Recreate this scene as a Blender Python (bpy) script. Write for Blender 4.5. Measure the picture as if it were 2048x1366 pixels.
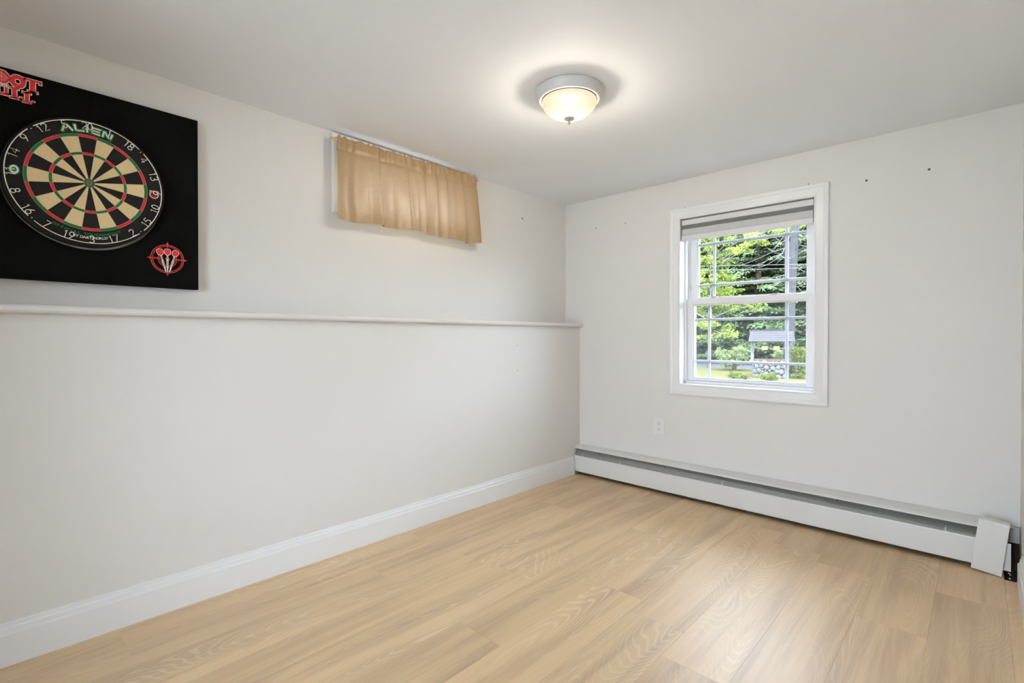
import bpy, bmesh, math, random
import numpy as np
from mathutils import Vector, Matrix
from mathutils.geometry import tessellate_polygon

for o in list(bpy.data.objects):
    bpy.data.objects.remove(o, do_unlink=True)
SC = bpy.context.scene
COL = SC.collection
R = math.radians

# ------------------------------------------------------------------ camera
F_PX, YAW, PITCH = 996.32, 0.7531, -0.0086
CAM = Vector((2.370, -3.142, 1.033))
cam_data = bpy.data.cameras.new('camera')
cam_data.sensor_width = 36.0
cam_data.lens = 36.0 * F_PX / 2048.0
cam_data.clip_start = 0.02
cam_data.clip_end = 500
cam = bpy.data.objects.new('camera', cam_data)
cam.location = CAM
cam.rotation_euler = (math.pi / 2 + PITCH, 0, YAW)
COL.objects.link(cam)
SC.camera = cam

# ------------------------------------------------------------------ world, sun, exposure
world = bpy.data.worlds.new('world')
SC.world = world
world.use_nodes = True
wn = world.node_tree
bg = wn.nodes['Background']
sky = wn.nodes.new('ShaderNodeTexSky')       # hazy bright daylight
sky.sky_type = 'HOSEK_WILKIE'
sky.turbidity = 6.0
sky.ground_albedo = 0.3
sky.sun_direction = Vector((0.35, -0.55, 0.76)).normalized()
haze = wn.nodes.new('ShaderNodeMix')
haze.data_type = 'RGBA'
haze.inputs['Factor'].default_value = 0.75
haze.inputs['B'].default_value = (0.82, 0.95, 1.13, 1)
wn.links.new(sky.outputs['Color'], haze.inputs['A'])
wn.links.new(haze.outputs['Result'], bg.inputs['Color'])
bg.inputs['Strength'].default_value = 25.0

sun_data = bpy.data.lights.new('sun', 'SUN')
sun_data.energy = 18.0
sun_data.angle = R(0.6)
sun_data.color = (1.0, 0.95, 0.86)
sun = bpy.data.objects.new('sun', sun_data)
sun.rotation_euler = Vector((-0.42, 0.62, -0.78)).to_track_quat('-Z', 'Y').to_euler()
sun.location = (10, -20, 30)
COL.objects.link(sun)

LAMP_WATTS = 26.0
vs = SC.view_settings
vs.view_transform = 'Standard'
vs.look = 'None'
vs.gamma = 1.0
vs.use_curve_mapping = False
vs.exposure = 0.29

# ------------------------------------------------------------------ helpers
_r = Vector((math.cos(YAW), math.sin(YAW), 0))
_f = Vector((-math.sin(YAW) * math.cos(PITCH), math.cos(YAW) * math.cos(PITCH), math.sin(PITCH)))
_u = _r.cross(_f)


def at_y(px, py, y):
    """point on the plane at distance y beyond the window wall seen along a photo direction"""
    v = _f + _r * ((px - 1024) / F_PX) - _u * ((py - 683) / F_PX)
    return CAM + v * ((y - CAM.y) / v.y)


def tag(o, label=None, cat=None, group=None, kind=None):
    if label:
        o['label'] = label
    if cat:
        o['category'] = cat
    if group:
        o['group'] = group
    if kind:
        o['kind'] = kind
    return o


def link(name, me, mat=None, parent=None):
    o = bpy.data.objects.new(name, me)
    COL.objects.link(o)
    if mat is not None and me is not None and not me.materials:
        me.materials.append(mat)
    if parent is not None:
        o.parent = parent
    return o


def empty(name, loc=(0, 0, 0), rot=(0, 0, 0)):
    o = bpy.data.objects.new(name, None)
    o.location = loc
    o.rotation_euler = rot
    o.empty_display_size = 0.05
    COL.objects.link(o)
    return o


def bm_obj(name, bm, mat=None, parent=None, smooth=False, recalc=True):
    if recalc:
        bmesh.ops.recalc_face_normals(bm, faces=bm.faces[:])
    me = bpy.data.meshes.new(name)
    bm.to_mesh(me)
    bm.free()
    if smooth:
        for p in me.polygons:
            p.use_smooth = True
    return link(name, me, mat, parent)


def py_obj(name, verts, faces, mat=None, parent=None, smooth=False, recalc=True):
    me = bpy.data.meshes.new(name)
    me.from_pydata([tuple(v) for v in verts], [], faces)
    me.update()
    if recalc:
        bm = bmesh.new()
        bm.from_mesh(me)
        bmesh.ops.recalc_face_normals(bm, faces=bm.faces[:])
        bm.to_mesh(me)
        bm.free()
    if smooth:
        for p in me.polygons:
            p.use_smooth = True
    return link(name, me, mat, parent)


def add_box(bm, x0, x1, y0, y1, z0, z1, bevel=0.0, mat=None):
    m = Matrix.Translation(((x0 + x1) / 2, (y0 + y1) / 2, (z0 + z1) / 2)) @ Matrix.Diagonal((x1 - x0, y1 - y0, z1 - z0, 1))
    if mat is not None:
        m = mat @ m
    r = bmesh.ops.create_cube(bm, size=1.0, matrix=m)
    if bevel > 0:
        vs_ = set(r['verts'])
        es = [e for e in bm.edges if e.verts[0] in vs_ and e.verts[1] in vs_]
        bmesh.ops.bevel(bm, geom=es, offset=bevel, segments=2, affect='EDGES', profile=0.5)
    return bm


def box(name, x0, x1, y0, y1, z0, z1, mat, parent=None, bevel=0.0):
    bm = bmesh.new()
    add_box(bm, x0, x1, y0, y1, z0, z1, bevel)
    return bm_obj(name, bm, mat, parent)


def tube_data(pts, rad, seg=8, closed=False, caps=True):
    """verts and faces of a tube along a polyline; rad is a number or a list"""
    pts = [Vector(p) for p in pts]
    n = len(pts)
    verts, faces = [], []
    prev = None
    for i, p in enumerate(pts):
        if closed:
            t = pts[(i + 1) % n] - pts[i - 1]
        else:
            t = pts[min(i + 1, n - 1)] - pts[max(i - 1, 0)]
        if t.length < 1e-9:
            t = Vector((0, 0, 1))
        t.normalize()
        if prev is None:
            ref = Vector((0, 0, 1)) if abs(t.z) < 0.9 else Vector((1, 0, 0))
            a = t.cross(ref).normalized()
        else:
            a = (prev - t * prev.dot(t))
            a = a.normalized() if a.length > 1e-6 else t.orthogonal().normalized()
        prev = a
        b = t.cross(a)
        rr = rad[i] if isinstance(rad, (list, tuple)) else rad
        for k in range(seg):
            an = 2 * math.pi * k / seg
            verts.append(p + (a * math.cos(an) + b * math.sin(an)) * rr)
    m = n if closed else n - 1
    for i in range(m):
        j = (i + 1) % n
        for k in range(seg):
            k2 = (k + 1) % seg
            faces.append((i * seg + k, i * seg + k2, j * seg + k2, j * seg + k))
    if caps and not closed:
        faces.append(tuple(range(seg - 1, -1, -1)))
        faces.append(tuple((n - 1) * seg + k for k in range(seg)))
    return verts, faces


def tubes(name, lines, mat, parent=None, seg=8):
    V, Fc = [], []
    for pts, rad in lines:
        v, f = tube_data(pts, rad, seg)
        o = len(V)
        V += v
        Fc += [tuple(i + o for i in q) for q in f]
    return py_obj(name, V, Fc, mat, parent, smooth=True, recalc=False)


def lathe(name, prof, mat, parent=None, seg=64, smooth=True, rib=0, ribamp=0.0):
    """revolve (r, z) about z"""
    V, Fc = [], []
    n = len(prof)
    for i, (r, z) in enumerate(prof):
        for k in range(seg):
            a = 2 * math.pi * k / seg
            rr = r * (1 + ribamp * math.cos(rib * a)) if rib else r
            V.append((rr * math.cos(a), rr * math.sin(a), z))
    for i in range(n - 1):
        for k in range(seg):
            k2 = (k + 1) % seg
            Fc.append((i * seg + k, i * seg + k2, (i + 1) * seg + k2, (i + 1) * seg + k))
    return py_obj(name, V, Fc, mat, parent, smooth=smooth)


def extrude_profile(name, prof, axis, a0, a1, mat, parent=None, place=None, smooth=False):
    """prof: closed list of (p, q); extruded along axis from a0 to a1. place(p, q, a) -> xyz"""
    V = [place(p, q, a0) for p, q in prof] + [place(p, q, a1) for p, q in prof]
    n = len(prof)
    Fc = [(i, (i + 1) % n, n + (i + 1) % n, n + i) for i in range(n)]
    Fc += [tuple(range(n)), tuple(range(n, 2 * n))]
    return py_obj(name, V, Fc, mat, parent, smooth=smooth)


def poly_prism(name, outline, z0, z1, mat, parent=None, bm=None):
    """flat polygon (local xy) with thickness"""
    own = bm is None
    if own:
        bm = bmesh.new()
    lo = [bm.verts.new((x, y, z0)) for x, y in outline]
    hi = [bm.verts.new((x, y, z1)) for x, y in outline]
    n = len(outline)
    bm.faces.new(lo[::-1])
    bm.faces.new(hi)
    for i in range(n):
        j = (i + 1) % n
        bm.faces.new((lo[i], lo[j], hi[j], hi[i]))
    if own:
        return bm_obj(name, bm, mat, parent)


def ring_prism(bm, r0, r1, z0, z1, a0=0.0, a1=2 * math.pi, seg=48, cx=0.0, cy=0.0, sx=1.0, sy=1.0):
    full = abs(a1 - a0 - 2 * math.pi) < 1e-6
    m = seg if full else seg + 1
    rows = []
    for i in range(m):
        a = a0 + (a1 - a0) * i / seg
        c, s = math.cos(a), math.sin(a)
        rows.append([bm.verts.new((cx + r * c * sx, cy + r * s * sy, z)) for r, z in ((r0, z0), (r1, z0), (r1, z1), (r0, z1))])
    for i in range(seg):
        j = (i + 1) % m
        for k in range(4):
            k2 = (k + 1) % 4
            bm.faces.new((rows[i][k], rows[j][k], rows[j][k2], rows[i][k2]))
    if not full:
        bm.faces.new(rows[0])
        bm.faces.new(rows[-1][::-1])


def text_mesh(body, size, depth, offset=0.0, shear=0.0, spacing=1.0, xscale=1.0):
    cu = bpy.data.curves.new('text', 'FONT')
    cu.body = body
    cu.size = size
    cu.extrude = depth
    cu.offset = offset
    cu.shear = shear
    cu.space_character = spacing
    cu.align_x = 'CENTER'
    cu.align_y = 'CENTER'
    cu.resolution_u = 3
    ob = bpy.data.objects.new('text', cu)
    COL.objects.link(ob)
    dg = bpy.context.evaluated_depsgraph_get()
    me = bpy.data.meshes.new_from_object(ob.evaluated_get(dg))
    bpy.data.objects.remove(ob, do_unlink=True)
    bpy.data.curves.remove(cu)
    if xscale != 1.0:
        for v in me.vertices:
            v.co.x *= xscale
    return me


# ------------------------------------------------------------------ materials
def nodes_of(m):
    return m.node_tree.nodes, m.node_tree.links


def pmat(name, col, rough=0.5, spec=0.5, metal=0.0, var=0.0, scale=8.0, bump=0.0, bscale=60.0, sheen=0.0):
    m = bpy.data.materials.new(name)
    m.use_nodes = True
    N, L = nodes_of(m)
    b = N['Principled BSDF']
    b.inputs['Roughness'].default_value = rough
    b.inputs['Specular IOR Level'].default_value = spec
    b.inputs['Metallic'].default_value = metal
    if sheen:
        b.inputs['Sheen Weight'].default_value = sheen
    tc = N.new('ShaderNodeTexCoord')
    nz = N.new('ShaderNodeTexNoise')
    nz.inputs['Scale'].default_value = scale
    nz.inputs['Detail'].default_value = 4
    L.new(tc.outputs['Object'], nz.inputs['Vector'])
    mx = N.new('ShaderNodeMix')
    mx.data_type = 'RGBA'
    c = Vector(col[:3])
    mx.inputs['A'].default_value = (*(c * (1 - var)), 1)
    mx.inputs['B'].default_value = (*[min(1, k) for k in c * (1 + var)], 1)
    L.new(nz.outputs['Fac'], mx.inputs['Factor'])
    L.new(mx.outputs['Result'], b.inputs['Base Color'])
    if bump > 0:
        n2 = N.new('ShaderNodeTexNoise')
        n2.inputs['Scale'].default_value = bscale
        n2.inputs['Detail'].default_value = 3
        L.new(tc.outputs['Object'], n2.inputs['Vector'])
        bp = N.new('ShaderNodeBump')
        bp.inputs['Strength'].default_value = bump
        bp.inputs['Distance'].default_value = 0.002
        L.new(n2.outputs['Fac'], bp.inputs['Height'])
        L.new(bp.outputs['Normal'], b.inputs['Normal'])
    return m


def leaf_mat(name, c0, c1, scale=3.0, trans=0.35):
    m = bpy.data.materials.new(name)
    m.use_nodes = True
    N, L = nodes_of(m)
    for n in list(N):
        N.remove(n)
    out = N.new('ShaderNodeOutputMaterial')
    tc = N.new('ShaderNodeTexCoord')
    nz = N.new('ShaderNodeTexNoise')
    nz.inputs['Scale'].default_value = scale
    nz.inputs['Detail'].default_value = 5
    nz.inputs['Roughness'].default_value = 0.75
    L.new(tc.outputs['Object'], nz.inputs['Vector'])
    rp = N.new('ShaderNodeValToRGB')
    rp.color_ramp.elements[0].position = 0.35
    rp.color_ramp.elements[0].color = (*c0, 1)
    rp.color_ramp.elements[1].position = 0.66
    rp.color_ramp.elements[1].color = (*c1, 1)
    L.new(nz.outputs['Fac'], rp.inputs['Fac'])
    d = N.new('ShaderNodeBsdfDiffuse')
    t = N.new('ShaderNodeBsdfTranslucent')
    mx = N.new('ShaderNodeMixShader')
    mx.inputs['Fac'].default_value = trans
    L.new(rp.outputs['Color'], d.inputs['Color'])
    L.new(rp.outputs['Color'], t.inputs['Color'])
    L.new(d.outputs['BSDF'], mx.inputs[1])
    L.new(t.outputs['BSDF'], mx.inputs[2])
    L.new(mx.outputs['Shader'], out.inputs['Surface'])
    return m


def glass_mat():
    m = bpy.data.materials.new('window_glass')
    m.use_nodes = True
    N, L = nodes_of(m)
    for n in list(N):
        N.remove(n)
    out = N.new('ShaderNodeOutputMaterial')
    fr = N.new('ShaderNodeFresnel')
    fr.inputs['IOR'].default_value = 1.5
    mt = N.new('ShaderNodeMath')
    mt.operation = 'MULTIPLY'
    mt.inputs[1].default_value = 1.6
    tr = N.new('ShaderNodeBsdfTransparent')
    tr.inputs['Color'].default_value = (0.93, 0.95, 0.94, 1)
    gl = N.new('ShaderNodeBsdfGlossy')
    gl.inputs['Roughness'].default_value = 0.01
    mx = N.new('ShaderNodeMixShader')
    L.new(fr.outputs['Fac'], mt.inputs[0])
    L.new(mt.outputs['Value'], mx.inputs['Fac'])
    L.new(tr.outputs['BSDF'], mx.inputs[1])
    L.new(gl.outputs['BSDF'], mx.inputs[2])
    L.new(mx.outputs['Shader'], out.inputs['Surface'])
    return m


def mesh_mat(name, col, cover):
    """fine woven mesh seen as an even veil"""
    m = bpy.data.materials.new(name)
    m.use_nodes = True
    N, L = nodes_of(m)
    for n in list(N):
        N.remove(n)
    out = N.new('ShaderNodeOutputMaterial')
    tr = N.new('ShaderNodeBsdfTransparent')
    d = N.new('ShaderNodeBsdfDiffuse')
    d.inputs['Color'].default_value = (*col, 1)
    mx = N.new('ShaderNodeMixShader')
    mx.inputs['Fac'].default_value = cover
    L.new(tr.outputs['BSDF'], mx.inputs[1])
    L.new(d.outputs['BSDF'], mx.inputs[2])
    L.new(mx.outputs['Shader'], out.inputs['Surface'])
    return m


def lampglass_mat():
    m = bpy.data.materials.new('frosted_lamp_glass')
    m.use_nodes = True
    N, L = nodes_of(m)
    for n in list(N):
        N.remove(n)
    out = N.new('ShaderNodeOutputMaterial')
    tr = N.new('ShaderNodeBsdfTransparent')
    tr.inputs['Color'].default_value = (1.0, 0.94, 0.84, 1)
    tl = N.new('ShaderNodeBsdfTranslucent')
    tl.inputs['Color'].default_value = (0.040, 0.0355, 0.0265, 1)
    gl = N.new('ShaderNodeBsdfGlossy')
    gl.inputs['Roughness'].default_value = 0.15
    m1 = N.new('ShaderNodeMixShader')
    m1.inputs['Fac'].default_value = 0.45
    m2 = N.new('ShaderNodeMixShader')
    m2.inputs['Fac'].default_value = 0.06
    L.new(tr.outputs['BSDF'], m1.inputs[1])
    L.new(tl.outputs['BSDF'], m1.inputs[2])
    L.new(m1.outputs['Shader'], m2.inputs[1])
    L.new(gl.outputs['BSDF'], m2.inputs[2])
    L.new(m2.outputs['Shader'], out.inputs['Surface'])
    return m


def fabric_mat(name, col, trans_col, trans):
    m = bpy.data.materials.new(name)
    m.use_nodes = True
    N, L = nodes_of(m)
    b = N['Principled BSDF']
    out = N['Material Output']
    tc = N.new('ShaderNodeTexCoord')
    mp = N.new('ShaderNodeMapping')
    mp.inputs['Scale'].default_value = (30, 30, 420)
    L.new(tc.outputs['Object'], mp.inputs['Vector'])
    nz = N.new('ShaderNodeTexNoise')
    nz.inputs['Scale'].default_value = 1.0
    nz.inputs['Detail'].default_value = 2
    L.new(mp.outputs['Vector'], nz.inputs['Vector'])
    mx = N.new('ShaderNodeMix')
    mx.data_type = 'RGBA'
    c = Vector(col)
    mx.inputs['A'].default_value = (*(c * 0.85), 1)
    mx.inputs['B'].default_value = (*(c * 1.15), 1)
    L.new(nz.outputs['Fac'], mx.inputs['Factor'])
    L.new(mx.outputs['Result'], b.inputs['Base Color'])
    b.inputs['Roughness'].default_value = 0.38
    b.inputs['Specular IOR Level'].default_value = 0.6
    b.inputs['Sheen Weight'].default_value = 0.3
    b.inputs['Anisotropic'].default_value = 0.4
    t = N.new('ShaderNodeBsdfTranslucent')
    t.inputs['Color'].default_value = (*trans_col, 1)
    ms = N.new('ShaderNodeMixShader')
    ms.inputs['Fac'].default_value = trans
    L.new(b.outputs['BSDF'], ms.inputs[1])
    L.new(t.outputs['BSDF'], ms.inputs[2])
    L.new(ms.outputs['Shader'], out.inputs['Surface'])
    return m


def plank_mat():
    m = bpy.data.materials.new('oak_vinyl_plank')
    m.use_nodes = True
    N, L = nodes_of(m)
    b = N['Principled BSDF']
    tc = N.new('ShaderNodeTexCoord')
    oi = N.new('ShaderNodeObjectInfo')
    mul = N.new('ShaderNodeMath')
    mul.operation = 'MULTIPLY'
    mul.inputs[1].default_value = 73.0
    L.new(oi.outputs['Random'], mul.inputs[0])
    add = N.new('ShaderNodeVectorMath')
    add.operation = 'ADD'
    L.new(tc.outputs['Object'], add.inputs[0])
    L.new(mul.outputs['Value'], add.inputs[1])

    def noise(sx, sy, detail, rough=0.5, dist=0.0):
        mp = N.new('ShaderNodeMapping')
        mp.inputs['Scale'].default_value = (sx, sy, 1.0)
        L.new(add.outputs['Vector'], mp.inputs['Vector'])
        nz = N.new('ShaderNodeTexNoise')
        nz.inputs['Scale'].default_value = 1.0
        nz.inputs['Detail'].default_value = detail
        nz.inputs['Roughness'].default_value = rough
        nz.inputs['Distortion'].default_value = dist
        L.new(mp.outputs['Vector'], nz.inputs['Vector'])
        return nz.outputs['Fac']

    def math_(op, a, b_=None, clamp=False):
        n = N.new('ShaderNodeMath')
        n.operation = op
        n.use_clamp = clamp
        for i, v in enumerate((a, b_)):
            if v is None:
                continue
            if isinstance(v, (int, float)):
                n.inputs[i].default_value = v
            else:
                L.new(v, n.inputs[i])
        return n.outputs['Value']

    def ramp(v, p0, p1, c0=(0, 0, 0), c1=(1, 1, 1)):
        r = N.new('ShaderNodeValToRGB')
        r.color_ramp.elements[0].position = p0
        r.color_ramp.elements[0].color = (*c0, 1)
        r.color_ramp.elements[1].position = p1
        r.color_ramp.elements[1].color = (*c1, 1)
        L.new(v, r.inputs['Fac'])
        return r.outputs['Color']

    field = noise(5.0, 0.95, 1.2, 0.4, 0.3)           # contour field: cathedrals and knots
    jag = noise(60.0, 14.0, 2, 0.6)
    rings = math_('SINE', math_('ADD', math_('MULTIPLY', field, 260.0), math_('MULTIPLY', jag, 3.4)))
    rings = ramp(math_('ADD', math_('MULTIPLY', rings, 0.5), 0.5), 0.62, 1.0)
    where = ramp(noise(4.0, 1.1, 2, 0.5), 0.42, 0.66)
    fine = ramp(noise(240.0, 3.5, 3, 0.65), 0.36, 0.70)
    streak = ramp(noise(11.0, 0.70, 5, 0.65, 0.5), 0.45, 0.72)
    tone = noise(2.5, 0.5, 2)

    def mix(fac, a, b_, f=1.0, mode='MIX'):
        n = N.new('ShaderNodeMix')
        n.data_type = 'RGBA'
        n.blend_type = mode
        if fac is None:
            n.inputs['Factor'].default_value = f
        else:
            L.new(math_('MULTIPLY', fac, f), n.inputs['Factor'])
        for k, v in (('A', a), ('B', b_)):
            if isinstance(v, tuple):
                n.inputs[k].default_value = (*v, 1)
            else:
                L.new(v, n.inputs[k])
        return n.outputs['Result']

    c = mix(tone, (0.668, 0.452, 0.242), (0.775, 0.548, 0.312))
    c = mix(streak, c, (0.350, 0.208, 0.118), 0.66)
    c = mix(fine, c, (0.46, 0.312, 0.180), 0.22)
    c = mix(math_('MULTIPLY', rings, where), c, (0.90, 0.73, 0.52), 0.36)
    hsv = N.new('ShaderNodeHueSaturation')
    val = math_('ADD', math_('MULTIPLY', oi.outputs['Random'], 0.13), 0.94)
    L.new(val, hsv.inputs['Value'])
    L.new(c, hsv.inputs['Color'])
    L.new(hsv.outputs['Color'], b.inputs['Base Color'])
    b.inputs['Roughness'].default_value = 0.44
    b.inputs['Specular IOR Level'].default_value = 1.0
    bp = N.new('ShaderNodeBump')
    bp.inputs['Strength'].default_value = 0.12
    bp.inputs['Distance'].default_value = 0.0012
    L.new(math_('ADD', fine, math_('MULTIPLY', rings, 0.5)), bp.inputs['Height'])
    L.new(bp.outputs['Normal'], b.inputs['Normal'])
    return m


M = {}
M['wall'] = pmat('wall_paint', (0.765, 0.742, 0.710), 0.6, 0.3, var=0.012, scale=1.5, bump=0.06, bscale=220)
M['ceiling'] = pmat('ceiling_paint', (0.890, 0.905, 0.930), 0.75, 0.2, var=0.012, scale=1.2, bump=0.05, bscale=150)
M['trim'] = pmat('white_trim_paint', (0.84, 0.84, 0.84), 0.32, 0.5, var=0.01, scale=3)
M['vinyl'] = pmat('white_vinyl', (0.84, 0.84, 0.855), 0.35, 0.5, var=0.01, scale=3)
M['grille'] = pmat('grille_vinyl', (0.52, 0.52, 0.545), 0.4, 0.4, var=0.02)
M['plank'] = plank_mat()
M['subfloor'] = pmat('dark_subfloor', (0.055, 0.040, 0.026), 0.9, 0.2, var=0.4, scale=30)
M['glass'] = glass_mat()
M['screen'] = mesh_mat('insect_screen', (0.36, 0.37, 0.37), 0.13)
M['shade'] = pmat('shade_fabric', (0.60, 0.60, 0.59), 0.8, 0.2, var=0.04, scale=40)
M['shaderail'] = pmat('shade_rail', (0.76, 0.755, 0.75), 0.45, 0.4, var=0.02)
M['heater'] = pmat('heater_enamel', (0.735, 0.725, 0.70), 0.4, 0.45, var=0.03, scale=6)
M['heater_in'] = pmat('heater_inner_metal', (0.34, 0.34, 0.305), 0.55, 0.4, metal=0.2, var=0.12, scale=14)
M['heater_dark'] = pmat('fins_and_gap_shade', (0.045, 0.042, 0.036), 0.7, 0.3, metal=0.3, var=0.2)
M['bracket'] = pmat('bracket_steel', (0.62, 0.62, 0.58), 0.4, 0.5, metal=0.4, var=0.1)
M['screw'] = pmat('dark_screw', (0.06, 0.055, 0.05), 0.5, 0.5, metal=0.5)
M['plaster'] = pmat('grey_plaster_patch', (0.46, 0.45, 0.42), 0.85, 0.2, var=0.15, scale=25, bump=0.4, bscale=80)
M['crumb'] = pmat('plaster_crumb', (0.72, 0.70, 0.66), 0.9, 0.1)
M['plate'] = pmat('outlet_plastic', (0.80, 0.795, 0.775), 0.35, 0.5)
M['slot'] = pmat('outlet_slot', (0.10, 0.095, 0.09), 0.6, 0.3)
M['hole'] = pmat('nail_hole_dark', (0.16, 0.145, 0.10), 0.8, 0.2)
M['lampmetal'] = pmat('white_lamp_metal', (0.66, 0.66, 0.64), 0.38, 0.5, var=0.02)
M['lampglass'] = lampglass_mat()
M['finial'] = pmat('finial_metal', (0.55, 0.54, 0.50), 0.35, 0.5, metal=0.3)
M['gold'] = pmat('brass_rod', (0.66, 0.50, 0.25), 0.28, 0.5, metal=0.85)
M['fabric'] = fabric_mat('gold_taffeta', (0.43, 0.278, 0.130), (0.58, 0.42, 0.33), 0.055)
M['foam'] = pmat('black_foam', (0.0042, 0.0046, 0.0038), 0.85, 0.1, var=0.35, scale=40, bump=0.4, bscale=300)
M['d_black'] = pmat('sisal_black', (0.022, 0.020, 0.018), 0.85, 0.2, var=0.25, scale=60)
M['d_cream'] = pmat('sisal_cream', (0.84, 0.635, 0.34), 0.85, 0.2, var=0.06, scale=90)
M['d_red'] = pmat('sisal_red', (0.80, 0.034, 0.038), 0.8, 0.25, var=0.10, scale=90)
M['d_green'] = pmat('sisal_green', (0.026, 0.195, 0.062), 0.8, 0.25, var=0.10, scale=90)
M['d_rim'] = pmat('board_edge', (0.035, 0.034, 0.026), 0.8, 0.3, var=0.3, scale=50)
M['wire'] = pmat('white_wire', (0.90, 0.86, 0.76), 0.4, 0.5)
M['spider'] = pmat('spider_wire', (0.50, 0.47, 0.38), 0.4, 0.5, metal=0.4)
M['p_red'] = pmat('print_red', (0.85, 0.035, 0.045), 0.6, 0.3, var=0.03)
M['p_pink'] = pmat('print_pink', (0.82, 0.42, 0.36), 0.6, 0.3)
M['p_line'] = pmat('print_red_line', (0.85, 0.085, 0.07), 0.6, 0.3)
M['p_white'] = pmat('print_white', (0.86, 0.82, 0.72), 0.6, 0.3)
M['p_green'] = pmat('print_green', (0.028, 0.25, 0.085), 0.6, 0.3)
M['p_black'] = pmat('print_black', (0.012, 0.012, 0.011), 0.7, 0.3)

H = 2.063            # ceiling height
LW = 0.137           # lower wall face
RW = 2.508           # right wall face
YB = -4.70           # wall behind the camera
WX0, WX1, WZ0, WZ1 = 0.940, 1.705, 0.728, 1.803     # opening of the big window
CY0, CY1, CZ0, CZ1 = -1.868, -1.060, 1.725, 1.988   # opening of the small high window

# ------------------------------------------------------------------ room shell
floor = tag(box('floor', -0.05, RW + 0.1, YB - 0.1, 0.02, -0.12, -0.0066, M['subfloor']), kind='structure',
            label='light oak plank floor of the empty room')
ceil = tag(box('ceiling', -0.25, RW + 0.25, YB - 0.2, 0.22, H, H + 0.2, M['ceiling']), kind='structure')


def wall_with_hole(name, axis, c0, c1, u0, u1, v0, v1, hu0, hu1, hv0, hv1, mat):
    bm = bmesh.new()
    for (a0, a1, b0, b1) in ((u0, hu0, v0, v1), (hu1, u1, v0, v1), (hu0, hu1, v0, hv0), (hu0, hu1, hv1, v1)):
        if axis == 'y':
            add_box(bm, a0, a1, c0, c1, b0, b1)
        else:
            add_box(bm, c0, c1, a0, a1, b0, b1)
    bmesh.ops.remove_doubles(bm, verts=bm.verts[:], dist=1e-5)
    return bm_obj(name, bm, mat)


wall_back = tag(wall_with_hole('wall_back', 'y', 0.0, 0.20, -0.2, RW + 0.2, -0.5, H, WX0 - 0.02, WX1 + 0.02, WZ0 - 0.02, WZ1 + 0.02, M['wall']), kind='structure')
wall_left = tag(wall_with_hole('wall_left', 'x', -0.20, 0.0, YB - 0.2, 0.0, -0.5, H, CY0 - 0.015, CY1 + 0.015, CZ0 - 0.015, CZ1 + 0.015, M['wall']), kind='structure')
wall_knee = tag(box('wall_knee', 0.0, LW, YB, 0.0, -0.02, 1.112, M['wall']), kind='structure', label='thicker lower half of the left wall below the ledge')
wall_right = tag(box('wall_right', RW, RW + 0.2, YB - 0.2, 0.0, -0.5, H, M['wall']), kind='structure')
DX0, DX1, DZ1 = 1.28, 2.00, 1.98      # glazed door added unseen behind the viewer to let in fill light
wall_front = tag(wall_with_hole('wall_front', 'y', YB - 0.2, YB, 0.0, RW, -0.5, H, DX0, DX1, 0.0, DZ1, M['wall']), kind='structure')
door = tag(empty('fill_door', (0, 0, 0)), kind='structure', label='added unseen glazed door for fill light')
for x0, x1 in ((DX0, DX1),):
    yy = YB - 0.09
    bm = bmesh.new()
    add_box(bm, x0, x0 + 0.06, yy - 0.02, yy + 0.02, 0.0, DZ1)
    add_box(bm, x1 - 0.06, x1, yy - 0.02, yy + 0.02, 0.0, DZ1)
    add_box(bm, x0 + 0.06, x1 - 0.06, yy - 0.02, yy + 0.02, 0.0, 0.09)
    add_box(bm, x0 + 0.06, x1 - 0.06, yy - 0.02, yy + 0.02, DZ1 - 0.06, DZ1)
    dl = bm_obj('fill_door_leaf', bm, M['vinyl'], door)
    py_obj('pane', [(x0 + 0.06, yy, 0.09), (x1 - 0.06, yy, 0.09), (x1 - 0.06, yy, DZ1 - 0.06), (x0 + 0.06, yy, DZ1 - 0.06)], [(0, 1, 2, 3)], M['glass'], dl, recalc=False)

# unseen slab added above the window to cut off the steepest sky light
tag(box('sky_blocker', -1.5, RW + 1.5, 0.2, 1.12, 2.36, 2.62, M['trim']), kind='structure', label='added unseen slab keeping steep sky light off the window')

# planks: columns run towards the window wall
PW, PL, GAP = 0.208, 1.22, 0.00018
edges = [0.135] + [0.167 + PW * i for i in range(12)] + [RW]
ends_at = {11: -0.500, 8: -1.640, 7: -1.470, 3: -2.800, 12: -0.185}
rng = random.Random(4)
y_start = YB + 0.0
for ci in range(len(edges) - 1):
    x0, x1 = edges[ci] + GAP, edges[ci + 1] - GAP
    if x1 - x0 < 0.004:
        continue
    col_i = ci
    ref = ends_at.get(col_i, -(0.25 + rng.random() * PL))
    if col_i == 10:
        ref = -0.93
    cuts = sorted({round(ref + k * PL, 4) for k in range(-5, 6)})
    last = -0.165 if ci == len(edges) - 2 else -0.004
    ys = [y_start] + [c for c in cuts if y_start + 0.08 < c < last - 0.05] + [last]
    for y0, y1 in zip(ys[:-1], ys[1:]):
        bm = bmesh.new()
        w, l = x1 - x0, y1 - y0 - 2 * GAP
        add_box(bm, -w / 2, w / 2, -l / 2, l / 2, -0.0062, 0.0)
        top = [e for e in bm.edges if all(v.co.z > -0.001 for v in e.verts)]
        bmesh.ops.bevel(bm, geom=top, offset=0.0002, segments=1, affect='EDGES')
        p = bm_obj('plank', bm, M['plank'], floor)
        p.location = ((x0 + x1) / 2, (y0 + y1) / 2, 0)
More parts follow.
